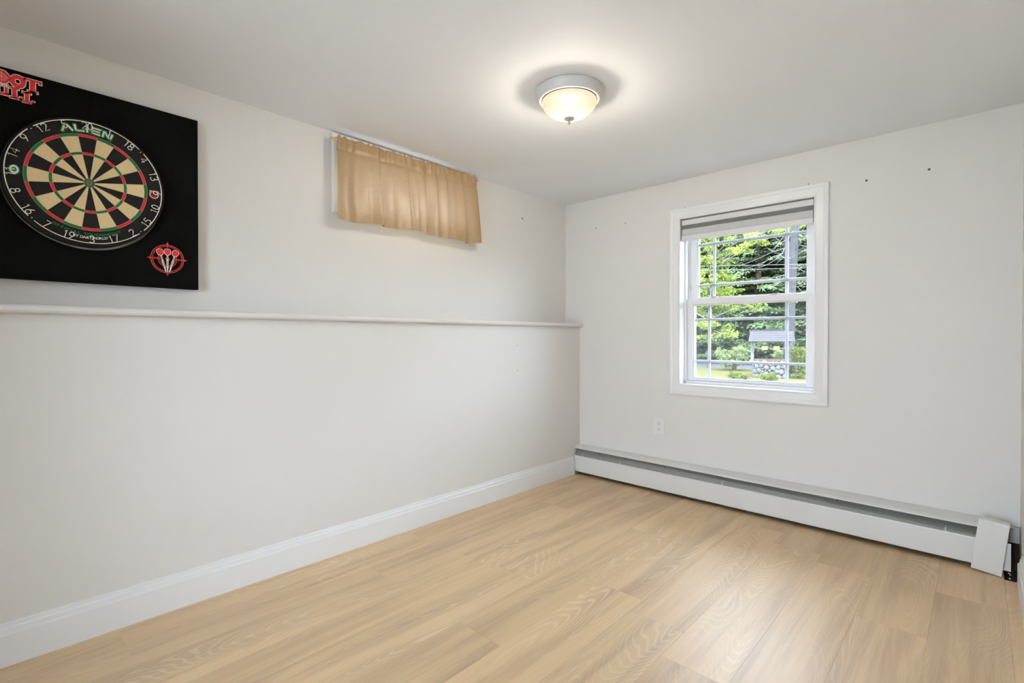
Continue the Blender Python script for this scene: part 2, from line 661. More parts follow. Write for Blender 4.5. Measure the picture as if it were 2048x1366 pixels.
for i in range(5):
    cx_, cy_ = 2.470 + rng.random() * 0.03, -0.03 - rng.random() * 0.16
    s = 0.002 + rng.random() * 0.003
    bm = bmesh.new()
    bmesh.ops.create_icosphere(bm, subdivisions=1, radius=s)
    c = bm_obj('plaster_crumb', bm, M['crumb'], floor)
    c.location = (cx_, cy_, (0.0 if cy_ < -0.17 else -0.0066) + s * 0.8)
    c.scale = (1, 1.4, 0.8)

# ledge on top of the knee wall
prof = [(0.0, 1.110), (0.158, 1.110), (0.165, 1.113), (0.169, 1.119), (0.1695, 1.125), (0.168, 1.131), (0.163, 1.136), (0.156, 1.138), (0.0, 1.138)]
tag(extrude_profile('trim_1', prof, 'y', YB, 0.0, M['wall'], None, lambda p, q, a: (p, a, q)), kind='structure',
    label='painted ledge with rounded nose along the left wall')

# baseboards
bprof = [(0.0, 0.0), (0.0165, 0.0), (0.0165, 0.0985), (0.0150, 0.1005), (0.0125, 0.1015), (0.0115, 0.105), (0.0105, 0.116), (0.0075, 0.1215), (0.0062, 0.1225), (0.0062, 0.125), (0.0055, 0.131), (0.003, 0.1335), (0.0, 0.1335)]
tag(extrude_profile('baseboard_left', bprof, 'y', YB, -0.085, M['trim'], None, lambda p, q, a: (LW + p, a, q)), kind='structure')
tag(extrude_profile('baseboard_right', bprof, 'y', YB, -0.215, M['trim'], None, lambda p, q, a: (RW - p, a + (0.012 * math.sin(q * 95) if a > -1 else 0), q)), kind='structure')

# nail holes left in the walls
def nail_hole(loc, normal, rad, parent):
    bm = bmesh.new()
    bmesh.ops.create_uvsphere(bm, u_segments=10, v_segments=6, radius=rad)
    o = bm_obj('nail_hole', bm, M['hole'], parent, smooth=True)
    o.location = loc
    o.scale = tuple(0.25 if abs(n) > 0.5 else 1.0 for n in normal)


nail_hole((0.0, -0.505, 1.876), (1, 0, 0), 0.0065, wall_left)
nail_hole((LW, -0.706, 0.978), (1, 0, 0), 0.0032, wall_knee)
nail_hole((LW, -0.706, 0.812), (1, 0, 0), 0.0032, wall_knee)
for x in (0.283, 0.531, 1.940, 2.189):
    nail_hole((x, 0.0, 1.8445), (0, 1, 0), 0.0062 if x > 1 else 0.0042, wall_back)
nail_hole((0.968, 0.0, 1.880), (0, 1, 0), 0.0030, wall_back)
nail_hole((1.676, 0.0, 1.881), (0, 1, 0), 0.0035, wall_back)

# exposed wall bottom at the right end of the heater
box('exposed_framing', 2.400, RW - 0.001, -0.006, 0.0, -0.0066, 0.135, M['subfloor'], wall_back)
bm = bmesh.new()
add_box(bm, 2.440, RW - 0.001, -0.030, 0.0, 0.124, 0.192, 0.004)
bm_obj('plaster_patch', bm, M['plaster'], wall_back)

# ------------------------------------------------------------------ big window
def mitred_frame(inner, outer_w, prof, mat, parent, name, mapf):
    """four mitred boards; prof: list of (d outward from the inner edge, h proud of the wall)"""
    u0, u1, v0, v1 = inner
    pr = [(prof[0][0], 0.0)] + prof + [(prof[-1][0], 0.0)]
    n = len(pr)
    for side in range(4):
        V = []
        for endk in (0, 1):
            for d, h in pr:
                cs = [(u0 - d, v0 - d), (u1 + d, v0 - d), (u1 + d, v1 + d), (u0 - d, v1 + d)]
                c = cs[(side + endk) % 4]
                V.append(mapf(c[0], c[1], h))
        Fc = [(i, (i + 1) % n, n + (i + 1) % n, n + i) for i in range(n)]
        Fc += [tuple(range(n)), tuple(range(n, 2 * n))]
        py_obj(name, V, Fc, mat, parent)


win = tag(empty('window_1', (0, 0, 0)), kind='structure', label='white double-hung window with grilles in the far wall')
cprof = [(0.000, 0.009), (0.003, 0.0115), (0.008, 0.0115), (0.011, 0.010), (0.016, 0.0105), (0.040, 0.0135), (0.046, 0.014), (0.049, 0.0165), (0.056, 0.0185), (0.066, 0.0185), (0.0705, 0.016)]
mitred_frame((WX0, WX1, WZ0, WZ1), 0.07, cprof, M['trim'], win, 'casing', lambda u, v, h: (u, -h, v))
# jamb lining
JT = 0.022
for nm, x0, x1, z0, z1 in (('jamb', WX0 - JT, WX0, WZ0 - JT, WZ1 + JT), ('jamb', WX1, WX1 + JT, WZ0 - JT, WZ1 + JT),
                           ('head_jamb', WX0, WX1, WZ1, WZ1 + JT), ('sill', WX0, WX1, WZ0 - JT, WZ0)):
    box(nm, x0, x1, -0.004, 0.205, z0, z1, M['trim'], win, 0.001)
# vinyl frame with tracks
FY0, FY1 = 0.062, 0.185
for s, xa in ((1, WX0), (-1, WX1)):
    bm = bmesh.new()
    for y0, y1, d in ((FY0, FY0 + 0.012, 0.013), (FY0 + 0.012, FY0 + 0.052, 0.005), (FY0 + 0.052, FY0 + 0.060, 0.014), (FY0 + 0.060, FY0 + 0.106, 0.006), (FY0 + 0.106, FY1, 0.020)):
        a, b = sorted((xa, xa + s * d))
        add_box(bm, a, b, y0, y1, WZ0, WZ1, 0.0008)
    bm_obj('side_track', bm, M['vinyl'], win)
bm = bmesh.new()
add_box(bm, WX0, WX1, FY0, FY1, WZ0, WZ0 + 0.018, 0.001)
add_box(bm, WX0, WX1, FY1 - 0.02, FY1, WZ0, WZ0 + 0.030, 0.001)
bm_obj('frame_sill', bm, M['vinyl'], win)
box('frame_head', WX0, WX1, FY0, FY1, WZ1 - 0.02, WZ1, M['vinyl'], win, 0.001)


def sash(name, x0, x1, z0, z1, y0, y1, st, rt, rb, glass_y, mv, mh, mw):
    """frame mesh with panes, grille bars as children"""
    bm = bmesh.new()
    add_box(bm, x0, x0 + st, y0, y1, z0, z1, 0.0015)
    add_box(bm, x1 - st, x1, y0, y1, z0, z1, 0.0015)
    add_box(bm, x0 + st, x1 - st, y0, y1, z1 - rt, z1, 0.0015)
    add_box(bm, x0 + st, x1 - st, y0, y1, z0, z0 + rb, 0.0015)
    # sloping glazing bead
    gx0, gx1, gz0, gz1 = x0 + st, x1 - st, z0 + rb, z1 - rt
    bd = 0.007
    for (a0, a1, b0, b1) in ((gx0, gx0 + bd, gz0, gz1), (gx1 - bd, gx1, gz0, gz1), (gx0 + bd, gx1 - bd, gz0, gz0 + bd), (gx0 + bd, gx1 - bd, gz1 - bd, gz1)):
        add_box(bm, a0, a1, y0 + 0.006, y1 - 0.006, b0, b1, 0.002)
    s = bm_obj(name, bm, M['vinyl'], win)
    py_obj('pane', [(gx0, glass_y, gz0), (gx1, glass_y, gz0), (gx1, glass_y, gz1), (gx0, glass_y, gz1)], [(0, 1, 2, 3)], M['glass'], s, recalc=False)
    for x in mv:
        box('grille_bar', x - mw / 2, x + mw / 2, glass_y + 0.004, glass_y + 0.011, gz0, gz1, M['grille'], s, 0.0015)
    for z in mh:
        box('grille_bar', gx0, gx1, glass_y + 0.0035, glass_y + 0.0115, z - mw / 2, z + mw / 2, M['grille'], s, 0.0015)
    return s


low = sash('lower_sash', WX0 + 0.006, WX1 - 0.006, WZ0 + 0.019, 1.285, 0.076, 0.112, 0.044, 0.038, 0.016, 0.094, (1.090, 1.545), (1.1475, 0.876), 0.017)
upp = sash('upper_sash', WX0 + 0.007, WX1 - 0.007, 1.252, WZ1 - 0.02, 0.124, 0.160, 0.052, 0.035, 0.036, 0.140, (1.103, 1.533), (1.6455, 1.3755), 0.019)
# sash locks on the meeting rail
for x in (1.115, 1.475):
    bm = bmesh.new()
    add_box(bm, x - 0.022, x + 0.022, 0.080, 0.106, 1.285, 1.2895, 0.0015)
    add_box(bm, x - 0.006, x + 0.028, 0.086, 0.098, 1.2895, 1.2955, 0.002)
    bm_obj('sash_lock', bm, pmat('lock_metal', (0.45, 0.38, 0.34), 0.45, 0.5, metal=0.3), low)
# night-latch tabs on the upper sash
for x in (WX0 + 0.018, WX1 - 0.018):
    box('vent_stop', x - 0.002, x + 0.002, 0.121, 0.124, 1.345, 1.375, M['shade'], upp, 0.0005)
py_obj('insect_screen', [(WX0 + 0.03, 0.176, WZ0 + 0.03), (WX1 - 0.03, 0.176, WZ0 + 0.03), (WX1 - 0.03, 0.176, 1.262), (WX0 + 0.03, 0.176, 1.262)], [(0, 1, 2, 3)], M['screen'], win, recalc=False)
bm = bmesh.new()
for (a0, a1, b0, b1) in ((WX0 + 0.012, WX0 + 0.03, WZ0 + 0.02, 1.275), (WX1 - 0.03, WX1 - 0.012, WZ0 + 0.02, 1.275), (WX0 + 0.03, WX1 - 0.03, WZ0 + 0.018, WZ0 + 0.03), (WX0 + 0.03, WX1 - 0.03, 1.262, 1.275)):
    add_box(bm, a0, a1, 0.170, 0.181, b0, b1, 0.001)
bm_obj('screen_frame', bm, M['vinyl'], win)

# cellular shade pulled up
sh = empty('window_shade', ((WX0 + WX1) / 2, 0.03, 1.668))
tag(sh, 'light grey pleated shade raised to the top of the window', 'window shade')


def sub(o, parent):
    o.parent = parent
    o.matrix_parent_inverse = Matrix.Translation(-Vector(parent.location))
    return o


SX0, SX1 = WX0 + 0.005, WX1 - 0.005
sub(box('headrail', SX0, SX1, 0.004, 0.050, 1.763, 1.7965, M['shaderail'], None, 0.002), sh)
pz = list(np.linspace(1.763, 1.738, 9)) + [1.732, 1.722, 1.712, 1.702, 1.694]
pl = [(0.0240 if i % 2 else 0.0100, z) for i, z in enumerate(pz[:9])] + [(0.0060, pz[9]), (0.0045, pz[10]), (0.0042, pz[11]), (0.0050, pz[12]), (0.0085, pz[13])]
pb = [(0.048 if i % 2 else 0.053, z) for i, z in enumerate(pz)]
sub(extrude_profile('pleated_fabric', pl + pb[::-1], 'x', SX0 + 0.003, SX1 - 0.003, M['shade'], None, lambda p, q, a: (a, p, q)), sh)
sub(box('bottom_rail', SX0 + 0.001, SX1 - 0.001, 0.002, 0.054, 1.666, 1.694, M['shaderail'], None, 0.003), sh)
for x in (SX0 + 0.02, SX1 - 0.045):
    b = lathe('rail_pin', [(0.0, 0.0015), (0.0022, 0.001), (0.0026, 0.0)], M['bracket'], None, 10)
    b.rotation_euler = (R(90), 0, 0)
    b.location = (x, 0.002, 1.680)
    sub(b, sh)

# ------------------------------------------------------------------ small high window behind the curtain
win2 = tag(empty('window_2', (0, 0, 0)), kind='structure', label='small high basement window behind the gold curtain')
mitred_frame((CY0, CY1, CZ0, CZ1), 0.06, [(d * 0.95, h) for d, h in cprof], M['trim'], win2, 'casing', lambda u, v, h: (h, u, v))
for y0, y1, z0, z1 in ((CY0 - 0.015, CY0, CZ0 - 0.015, CZ1 + 0.015), (CY1, CY1 + 0.015, CZ0 - 0.015, CZ1 + 0.015), (CY0, CY1, CZ1, CZ1 + 0.015), (CY0, CY1, CZ0 - 0.015, CZ0)):
    box('jamb', -0.2, 0.002, y0, y1, z0, z1, M['trim'], win2)
bm = bmesh.new()
for y0, y1, z0, z1 in ((CY0, CY0 + 0.035, CZ0, CZ1), (CY1 - 0.035, CY1, CZ0, CZ1), (CY0, CY1, CZ0, CZ0 + 0.03), (CY0, CY1, CZ1 - 0.03, CZ1), ((CY0 + CY1) / 2 - 0.015, (CY0 + CY1) / 2 + 0.015, CZ0, CZ1)):
    add_box(bm, -0.15, -0.12, y0, y1, z0, z1)
s2 = bm_obj('sash', bm, M['vinyl'], win2)
py_obj('pane', [(-0.135, CY0, CZ0), (-0.135, CY1, CZ0), (-0.135, CY1, CZ1), (-0.135, CY0, CZ1)], [(0, 1, 2, 3)], M['glass'], s2, recalc=False)

# ------------------------------------------------------------------ ceiling light
lamp = empty('ceiling_light', (1.110, -1.447, H))
tag(lamp, 'flush dome ceiling light with ribbed frosted glass and white rim', 'ceiling light')
lathe('mounting_pan', [(0.0, -0.001), (0.1415, -0.001), (0.1425, -0.004), (0.1415, -0.008), (0.1385, -0.010), (0.1375, -0.013), (0.1350, -0.020), (0.1290, -0.031), (0.1275, -0.034), (0.1275, -0.0375), (0.1250, -0.0390), (0.1225, -0.0385), (0.1205, -0.0400), (0.1180, -0.0400), (0.1160, -0.0380), (0.1150, -0.0350), (0.1150, -0.028), (0.0, -0.018)], M['lampmetal'], lamp, 96)
dome = [(0.1145, -0.036)]
for i in range(0, 15):
    t = i / 14 * math.pi / 2
    dome.append((0.113 * math.cos(t) ** 0.9 if i < 14 else 0.004, -0.042 - 0.070 * math.sin(t)))
lathe('glass_dome', dome, M['lampglass'], lamp, 288, rib=72, ribamp=0.013)
M['glare_black'] = pmat('lamp_glare_black', (0.0080, 0.0074, 0.0062), 0.9, 0.0)
lathe('glare_blocker', [(0.0, -0.0335), (0.1140, -0.0335), (0.1145, -0.0405), (0.1140, -0.0415)], M['glare_black'], lamp, 96)  # invented near-black disc inside the dome, keeps the glass from glaring white
fin = lathe('finial', [(0.0058, -0.1060), (0.0210, -0.1085), (0.0232, -0.1115), (0.0196, -0.1165), (0.0101, -0.1205), (0.0052, -0.1230), (0.0046, -0.1265), (0.0065, -0.1295), (0.0065, -0.1330), (0.0039, -0.1365), (0.0004, -0.1380)], M['finial'], lamp, 28)
ld = bpy.data.lights.new('lamp_bulb', 'POINT')
ld.energy = LAMP_WATTS
ld.color = (1.0, 0.96, 0.905)
ld.shadow_soft_size = 0.042
lo = bpy.data.objects.new('lamp_bulb', ld)
lo.location = (0, 0, -0.058)
COL.objects.link(lo)
lo.parent = lamp

# ------------------------------------------------------------------ wall outlet
out = empty('wall_outlet', (0.7915, 0.0, 0.372))
tag(out, 'white duplex power outlet below and left of the window', 'outlet')
bm = bmesh.new()
add_box(bm, -0.0385, 0.0385, -0.0062, 0.0, 0.0, 0.116, 0.003)
bm_obj('cover_plate', bm, M['plate'], out)
for zc in (0.0385, 0.0775):
    bm = bmesh.new()
    add_box(bm, -0.0165, 0.0165, -0.0085, -0.004, zc - 0.014, zc + 0.014, 0.0015)
    rc = bm_obj('receptacle', bm, M['plate'], out)
    for x, h in ((-0.0065, 0.0046), (0.0065, 0.0038)):
        box('slot', x - 0.0014, x + 0.0014, -0.0088, -0.0080, zc + 0.003 - h, zc + 0.003 + h, M['slot'], rc)
    g = lathe('ground_hole', [(0.0, 0.0004), (0.0028, 0.0003), (0.0028, -0.0004)], M['slot'], rc, 12)
    g.rotation_euler = (R(90), 0, 0)
    g.location = (0, -0.0085, zc - 0.0085)
sc_ = lathe('plate_screw', [(0.0, 0.0009), (0.0022, 0.0006), (0.0028, 0.0)], M['bracket'], out, 12)
sc_.rotation_euler = (R(90), 0, 0)
sc_.location = (0, -0.0062, 0.058)

# ------------------------------------------------------------------ baseboard heater
HX0, HX1 = LW + 0.001, 2.476


def lean(x):            # the cover hangs a little looser towards its right end
    t = (x - HX0) / (HX1 - HX0)
    return -0.045 * t, -0.008 * t


heat = empty('baseboard_heater', ((HX0 + HX1) / 2, -0.035, 0.0))
tag(heat, 'long white baseboard heater along the wall under the window', 'heater')


def hpart(o):
    return sub(o, heat)


def hplace(p, q, a):
    dy, dz = lean(a)
    k = min(1.0, max(0.0, -p / 0.07))
    return (a, p + dy * k, q + (dz if q > 0.16 else 0.0))


hpart(extrude_profile('back_panel', [(0.0, 0.0), (-0.002, 0.0), (-0.002, 0.206), (-0.016, 0.2075), (-0.050, 0.2025), (-0.060, 0.1985), (-0.0625, 0.1945), (-0.0650, 0.1945), (-0.0635, 0.2000), (-0.053, 0.2065), (-0.030, 0.2130), (-0.010, 0.2170), (0.0, 0.2180)], 'x', HX0, 2.440, M['heater'], None, hplace))
hpart(extrude_profile('damper', [(-0.020, 0.183), (-0.0225, 0.1845), (-0.0600, 0.1450), (-0.0615, 0.1300), (-0.0595, 0.1300), (-0.0575, 0.1440)], 'x', HX0 + 0.012, 2.430, M['heater_in'], None, hplace))
hpart(extrude_profile('front_panel', [(-0.0655, 0.140), (-0.0685, 0.1420), (-0.0720, 0.1400), (-0.0735, 0.134), (-0.0750, 0.030), (-0.0735, 0.0235), (-0.0660, 0.0215), (-0.0660, 0.0230), (-0.0715, 0.0250), (-0.0730, 0.030), (-0.0715, 0.133), (-0.0705, 0.1380)], 'x', HX0 + 0.0015, HX1, M['heater'], None, hplace))
hpart(extrude_profile('gap_shade_plate', [(-0.0025, 0.0), (-0.012, 0.0), (-0.012, 0.135), (-0.0025, 0.135)], 'x', HX0 + 0.004, 2.46, M['heater_dark'], None, hplace))  # dark plate added to stand in for shade in the gap under the panel
hpart(extrude_profile('heating_element', [(-0.010, 0.055), (-0.055, 0.055), (-0.055, 0.110), (-0.010, 0.110)], 'x', HX0 + 0.10, 2.36, M['heater_dark'], None, hplace))
for x in (0.21, 0.53, 1.245, 2.262):
    bm = bmesh.new()
    add_box(bm, x - 0.0025, x + 0.0025, -0.068, -0.030, 0.138, 0.158, 0.0008)
    add_box(bm, x - 0.006, x + 0.006, -0.0685, -0.062, 0.136, 0.1445, 0.0008)
    o = bm_obj('bracket', bm, M['bracket'])
    o.location = (0, lean(x)[0], 0)
    hpart(o)
for x in (0.185, 0.345, 0.560, 0.852, 1.225, 1.830):
    bm = bmesh.new()
    bmesh.ops.create_uvsphere(bm, u_segments=10, v_segments=6, radius=0.0032)
    o = bm_obj('screw', bm, M['screw'], None, smooth=True)
    o.location = (x, -0.036 + lean(x)[0] * 0.6, 0.173)
    hpart(o)

# loose end cap hanging askew over the right end
cap = empty('heater_end_cap', (2.398, -0.143, 0.006), (R(-2.5), R(6.3), R(-2)))
tag(cap, 'loose white metal end cap tilted over the right end of the heater', 'end cap')
cw, ch, cd = 0.099, 0.226, 0.034
tk = 0.0014
fp = [(0.0, 0.0), (0.0, ch - 0.010), (0.003, ch - 0.003), (0.009, ch), (cd + 0.010, ch + 0.004), (cd + 0.010, ch + 0.004 - tk), (0.010, ch - tk), (0.0045, ch - 0.004), (tk, ch - 0.011), (tk, 0.0)]
extrude_profile('face_plate', fp, 'x', -cw / 2, cw / 2, M['heater'], cap, lambda p, q, a: (a, p, q))
box('side_flange', cw / 2 - 0.0015, cw / 2, 0.0, cd, 0.004, ch - 0.008, M['heater'], cap)
box('bottom_lip', -cw / 2, cw / 2, 0.0, 0.014, 0.0, 0.0015, M['heater'], cap)

# ------------------------------------------------------------------ curtain valance and rod
rod = empty('curtain_rod', (0.052, -1.47, 1.985))
tag(rod, 'thin brass curtain rod with small end knobs under the ceiling', 'curtain rod')
RZ0, RZ1 = 2.008, 2.024


def rodz(y):
    return RZ0 + (RZ1 - RZ0) * (y + 1.95) / 0.95


sub(tubes('rod', [([(0.055, -1.948, rodz(-1.948)), (0.055, -1.000, rodz(-1.0))], 0.0052)], M['gold'], None, 12), rod)
for y, s in ((-1.948, -1), (-1.000, 1)):
    k = lathe('end_knob', [(0.0, 0.016), (0.005, 0.0145), (0.0075, 0.010), (0.0070, 0.006), (0.0045, 0.003), (0.0065, 0.0), (0.0065, -0.004)], M['gold'], None, 16)
    k.rotation_euler = (R(-90) * s, 0, 0)
    k.location = (0.055, y, rodz(y))
    sub(k, rod)
for y in (-1.935, -1.012):
    z = rodz(y)
    sub(tubes('hook', [([(0.017, y, z + 0.006), (0.030, y, z + 0.012), (0.048, y, z + 0.013), (0.060, y, z + 0.009), (0.063, y, z + 0.001), (0.058, y, z - 0.007)], 0.0019)], M['gold'], None, 8), rod)

val = empty('curtain_valance', (0.06, -1.46, 1.61))
tag(val, 'short gold satin curtain gathered on a rod over the high window', 'curtain')
crng = random.Random(11)
NU, NV = 260, 60
VY0, VY1 = -1.940, -1.018
# creases: u along the rod and depth of the cloth there
KU = [0.0, 0.05, 0.115, 0.18, 0.238, 0.262, 0.335, 0.425, 0.452, 0.50, 0.548, 0.570, 0.635, 0.668, 0.725, 0.750, 0.80, 0.858, 0.884, 0.95, 1.0]
KX = [0.002, 0.010, -0.006, 0.004, 0.022, -0.014, 0.002, 0.018, -0.012, 0.004, 0.016, -0.012, 0.014, -0.009, 0.014, -0.010, 0.000, 0.014, -0.010, 0.004, 0.001]


def fold(u):
    i = min(len(KU) - 2, max(0, int(np.searchsorted(KU, u)) - 1))
    t = (u - KU[i]) / (KU[i + 1] - KU[i])
    t = t * t * (3 - 2 * t)
    return KX[i] + (KX[i + 1] - KX[i]) * t


def cloth(u, v):
    """u 0..1 left to right, v 0..1 top to bottom -> xyz"""
    y_top = VY0 + (VY1 - VY0) * u
    y = y_top + v * (-0.004 + 0.044 * u)
    drop = 0.408 + 0.012 * u
    hem = 0.006 * math.sin(u * 9.0 + 0.4) + 0.006 * math.sin(u * 23.0) - 0.004
    z = rodz(y_top) + 0.014 - v * (drop + hem * v)
    a = fold(min(1.0, max(0.0, u + 0.012 * math.sin(7 * u + 2.5 * v) * v)))
    grow = min(1.0, 0.25 + v * 1.3)
    g = math.sin(u * 150 + 2.0 * math.sin(u * 19)) * 0.0042 + math.sin(u * 83 + 1) * 0.0036
    gather = math.exp(-(v / 0.12) ** 2)
    x = 0.0720 + g * gather + a * grow * (1 - 0.35 * gather)
    x += 0.008 * v + 0.0035 * math.sin(u * 37 + v * 4) * v
    # narrow waist at the stitched bottom of the rod pocket
    x -= 0.004 * math.exp(-((v - 0.155) / 0.022) ** 2)
    y += 0.35 * a * grow * (1 if 0.03 < u < 0.97 else 0)
    if v < 0.05:
        z += 0.005 * math.sin(u * 120 + 3 * math.sin(u * 31)) * (1 - v / 0.05)
    return (max(0.030, x), y, z)


def sheet(name, u0, u1, v0, v1, nu, nv, off, mat):
    V, Fc = [], []
    for j in range(nv + 1):
        for i in range(nu + 1):
            x, y, z = cloth(u0 + (u1 - u0) * i / nu, v0 + (v1 - v0) * j / nv)
            V.append((x + off, y, z))
    for j in range(nv):
        for i in range(nu):
            a = j * (nu + 1) + i
            Fc.append((a, a + 1, a + nu + 2, a + nu + 1))
    return sub(py_obj(name, V, Fc, mat, None, smooth=True, recalc=False), val)


sheet('panel', 0, 1, 0.0, 1.0, NU, NV, 0.0, M['fabric'])
sheet('rod_pocket', 0.012, 0.99, 0.012, 0.155, NU, 14, -0.0290, M['fabric'])
sheet('bottom_hem', 0, 1, 0.895, 1.0, NU, 8, -0.0022, M['fabric'])
sheet('side_hem', 0, 0.035, 0.0, 1.0, 10, NV, -0.0018, M['fabric'])
sheet('side_hem', 0.965, 1, 0.0, 1.0, 10, NV, -0.0018, M['fabric'])

# ------------------------------------------------------------------ dartboard surround (foam panels)
WROT = (R(90), 0, R(90))        # local x -> +y, local y -> +z, local z -> +x
BC = (-2.8735, 1.5815)          # bull
sur = empty('dartboard_surround', (0.0, -2.8740, 1.5735), WROT)
tag(sur, 'square black foam backboard around the dartboard on the left wall', 'backboard')
ST = 0.030
HS = 0.3460


def jig(p0, p1, tabs, side):
    """edge from p0 to p1 with jigsaw tabs"""
    p0, p1 = Vector(p0), Vector(p1)
    d = (p1 - p0)
    ln = d.length
    d.normalize()
    nrm = Vector((-d.y, d.x))
    pts = [p0]
    for t, s in tabs:
        c = p0 + d * (t * ln)
        for a, h in ((-0.014, 0), (-0.018, 0.016), (0.018, 0.016), (0.014, 0)):
            pts.append(c + d * a + nrm * (h * s * side))
    pts.append(p1)
    return pts


RH = 0.2262
tabs_ = [(0.30, 1), (0.72, -1)]
g = 0.0005
# seam rays from the hole to the edge: right, top, left, bottom
seams = {}
for k, dirv in enumerate(((1, 0), (0, 1), (-1, 0), (0, -1))):
    d = Vector(dirv)
    seams[k] = jig(d * RH, d * HS, tabs_, 1)
corners = [(HS, HS), (-HS, HS), (-HS, -HS), (HS, -HS)]
for k in range(4):
    out_ = []
    a0 = k * math.pi / 2
    out_ += [(p.x, p.y) for p in seams[k]]                       # hole -> edge
    out_.append(corners[k])
    out_ += [(p.x, p.y) for p in reversed(seams[(k + 1) % 4])]   # edge -> hole
    for i in range(23, 0, -1):
        a = a0 + (math.pi / 2) * i / 24
        out_.append((RH * math.cos(a), RH * math.sin(a)))
    # shrink a hair so the seams read as fine joints
    cx_ = sum(p[0] for p in out_) / len(out_)
    cy_ = sum(p[1] for p in out_) / len(out_)
    out_ = [(cx_ + (x - cx_) * 0.9975, cy_ + (y - cy_) * 0.9975) for x, y in out_]
    bm = bmesh.new()
    lo_ = [bm.verts.new((x, y, 0.0)) for x, y in out_]
    hi_ = [bm.verts.new((x, y, ST)) for x, y in out_]
    n = len(out_)
    for i in range(n):
        j = (i + 1) % n
        bm.faces.new((lo_[i], lo_[j], hi_[j], hi_[i]))
    for tri in tessellate_polygon([[Vector((x, y, 0)) for x, y in out_]]):
        bm.faces.new([hi_[q_] for q_ in tri])
        bm.faces.new([lo_[q_] for q_ in tri])
    bm_obj('foam_panel', bm, M['foam'], sur)

# printed lettering, upper left: SHOOT / THE / BULL
PZ = ST + 0.0002


def slab(ch, w, h, t, s):
    """rectangles (x0, x1, y0, y1) and rings of a slab-serif letter; origin at lower left"""
    sf = 0.16 * h
    if ch == 'T':
        return [((w - t) / 2, (w + t) / 2, 0, h), (0, w, h - s, h), (0, s, h - sf * 1.6, h), (w - s, w, h - sf * 1.6, h), ((w - t) / 2 - s, (w + t) / 2 + s, 0, s)]
    if ch == 'L':
        return [(s, s + t, 0, h), (0, w, 0, s), (0, 2 * s + t, h - s, h), (w - s, w, 0, sf * 1.8)]
    if ch == 'I':
        return [(s, s + t, 0, h)]
    if ch == 'U':
        return [(s, s + t, s, h), (w - s - t * 0.8, w - s, s, h), (0, 2 * s + t, h - s, h), (w - 2 * s - t * 0.8, w, h - s, h), (s, w - s, 0, s * 1.6)]
    if ch == 'H':
        return [(s, s + t, 0, h), (w - s - t, w - s, 0, h), (s, w - s, h * 0.44, h * 0.56), (0, 2 * s + t, 0, s), (0, 2 * s + t, h - s, h), (w - 2 * s - t, w, 0, s), (w - 2 * s - t, w, h - s, h)]
    if ch == 'S':
        return [(0, w, h - s * 1.4, h), (0, t, h * 0.5, h), (0, w, h * 0.43, h * 0.57), (w - t, w, 0, h * 0.5), (0, w, 0, s * 1.4)]
    if ch == 'B':
        return [(s, s + t, 0, h), (0, w * 0.9, 0, s * 1.2), (0, w * 0.9, h - s * 1.2, h), (0, w * 0.9, h * 0.45, h * 0.56), (w - t, w, s, h * 0.47), (w - t, w, h * 0.54, h - s)]
    return []


def letter(ch, x, y, w, h, t, s, ow, name):
    par = None
    for layer, (mt, gr, z) in enumerate((('p_white', ow, PZ + 0.0002), ('p_red', 0.0, PZ + 0.0006))):
        bm = bmesh.new()
        if ch == 'O' or ch == '@':
            th = w * 0.30
            ring_prism(bm, max(0.0, w / 2 - th - gr) if ch == 'O' else 0.0001, w / 2 + gr, PZ - 0.0002, z, seg=36, cx=x + w / 2, cy=y + h / 2, sy=h / w)
        else:
            for x0, x1, y0, y1 in slab(ch, w, h, t, s):
                add_box(bm, x + x0 - gr, x + x1 + gr, y + y0 - gr, y + y1 + gr, PZ - 0.0002, z)
        o = bm_obj(name if layer == 0 else 'red_fill', bm, M[mt], sur if layer == 0 else par)
        if layer == 0:
            par = o
    return par


def su(px, py):
    """photo pixel -> surround local xy"""
    v = _f + _r * ((px - 1024) / F_PX) - _u * ((py - 683) / F_PX)
    p = CAM + v * ((ST - CAM.x) / v.x)
    return p.y - sur.location.y, p.z - sur.location.z


# top row: S H O O T ends at px 84; second row ends at px 70
xT1, yT1 = su(83, 163)
xT0, _ = su(47, 156)
base1 = su(72, 188)[1]
top1 = su(66, 160)[1]
xo1 = su(51, 165)[0]
xo0 = su(20, 160)[0]
x_t0 = su(20, 160)[0] - (xo1 - xo0) * 1.02
hh = top1 - base1
letter('T', xT0, base1, xT1 - xT0, hh, 0.013, 0.006, 0.0022, 'letter')
letter('O', xo0, base1 + hh * 0.10, xo1 - xo0, hh * 0.95, 0, 0, 0.0022, 'letter')
ot = letter('@', x_t0, base1 + hh * 0.16, xo1 - xo0, hh * 0.95, 0, 0, 0.0022, 'target_letter')
tcx, tcy = x_t0 + (xo1 - xo0) / 2, base1 + hh * 0.16 + hh * 0.475
bm = bmesh.new()
for r0, r1 in ((0.0075, 0.0088), (0.0115, 0.0128), (0.0020, 0.0034)):
    ring_prism(bm, r0, r1, PZ, PZ + 0.0009, seg=28, cx=tcx, cy=tcy)
add_box(bm, tcx - 0.015, tcx + 0.015, tcy - 0.0006, tcy + 0.0006, PZ, PZ + 0.0009)
add_box(bm, tcx - 0.0006, tcx + 0.0006, tcy - 0.018, tcy + 0.018, PZ, PZ + 0.0009)
bm_obj('crosshair', bm, M['p_pink'], ot)
wl = xo1 - xo0
letter('H', x_t0 - wl * 1.08, base1 + hh * 0.22, wl, hh, 0.010, 0.005, 0.0022, 'letter')
letter('S', x_t0 - wl * 2.12, base1 + hh * 0.28, wl * 0.9, hh, 0.010, 0.006, 0.0022, 'letter')
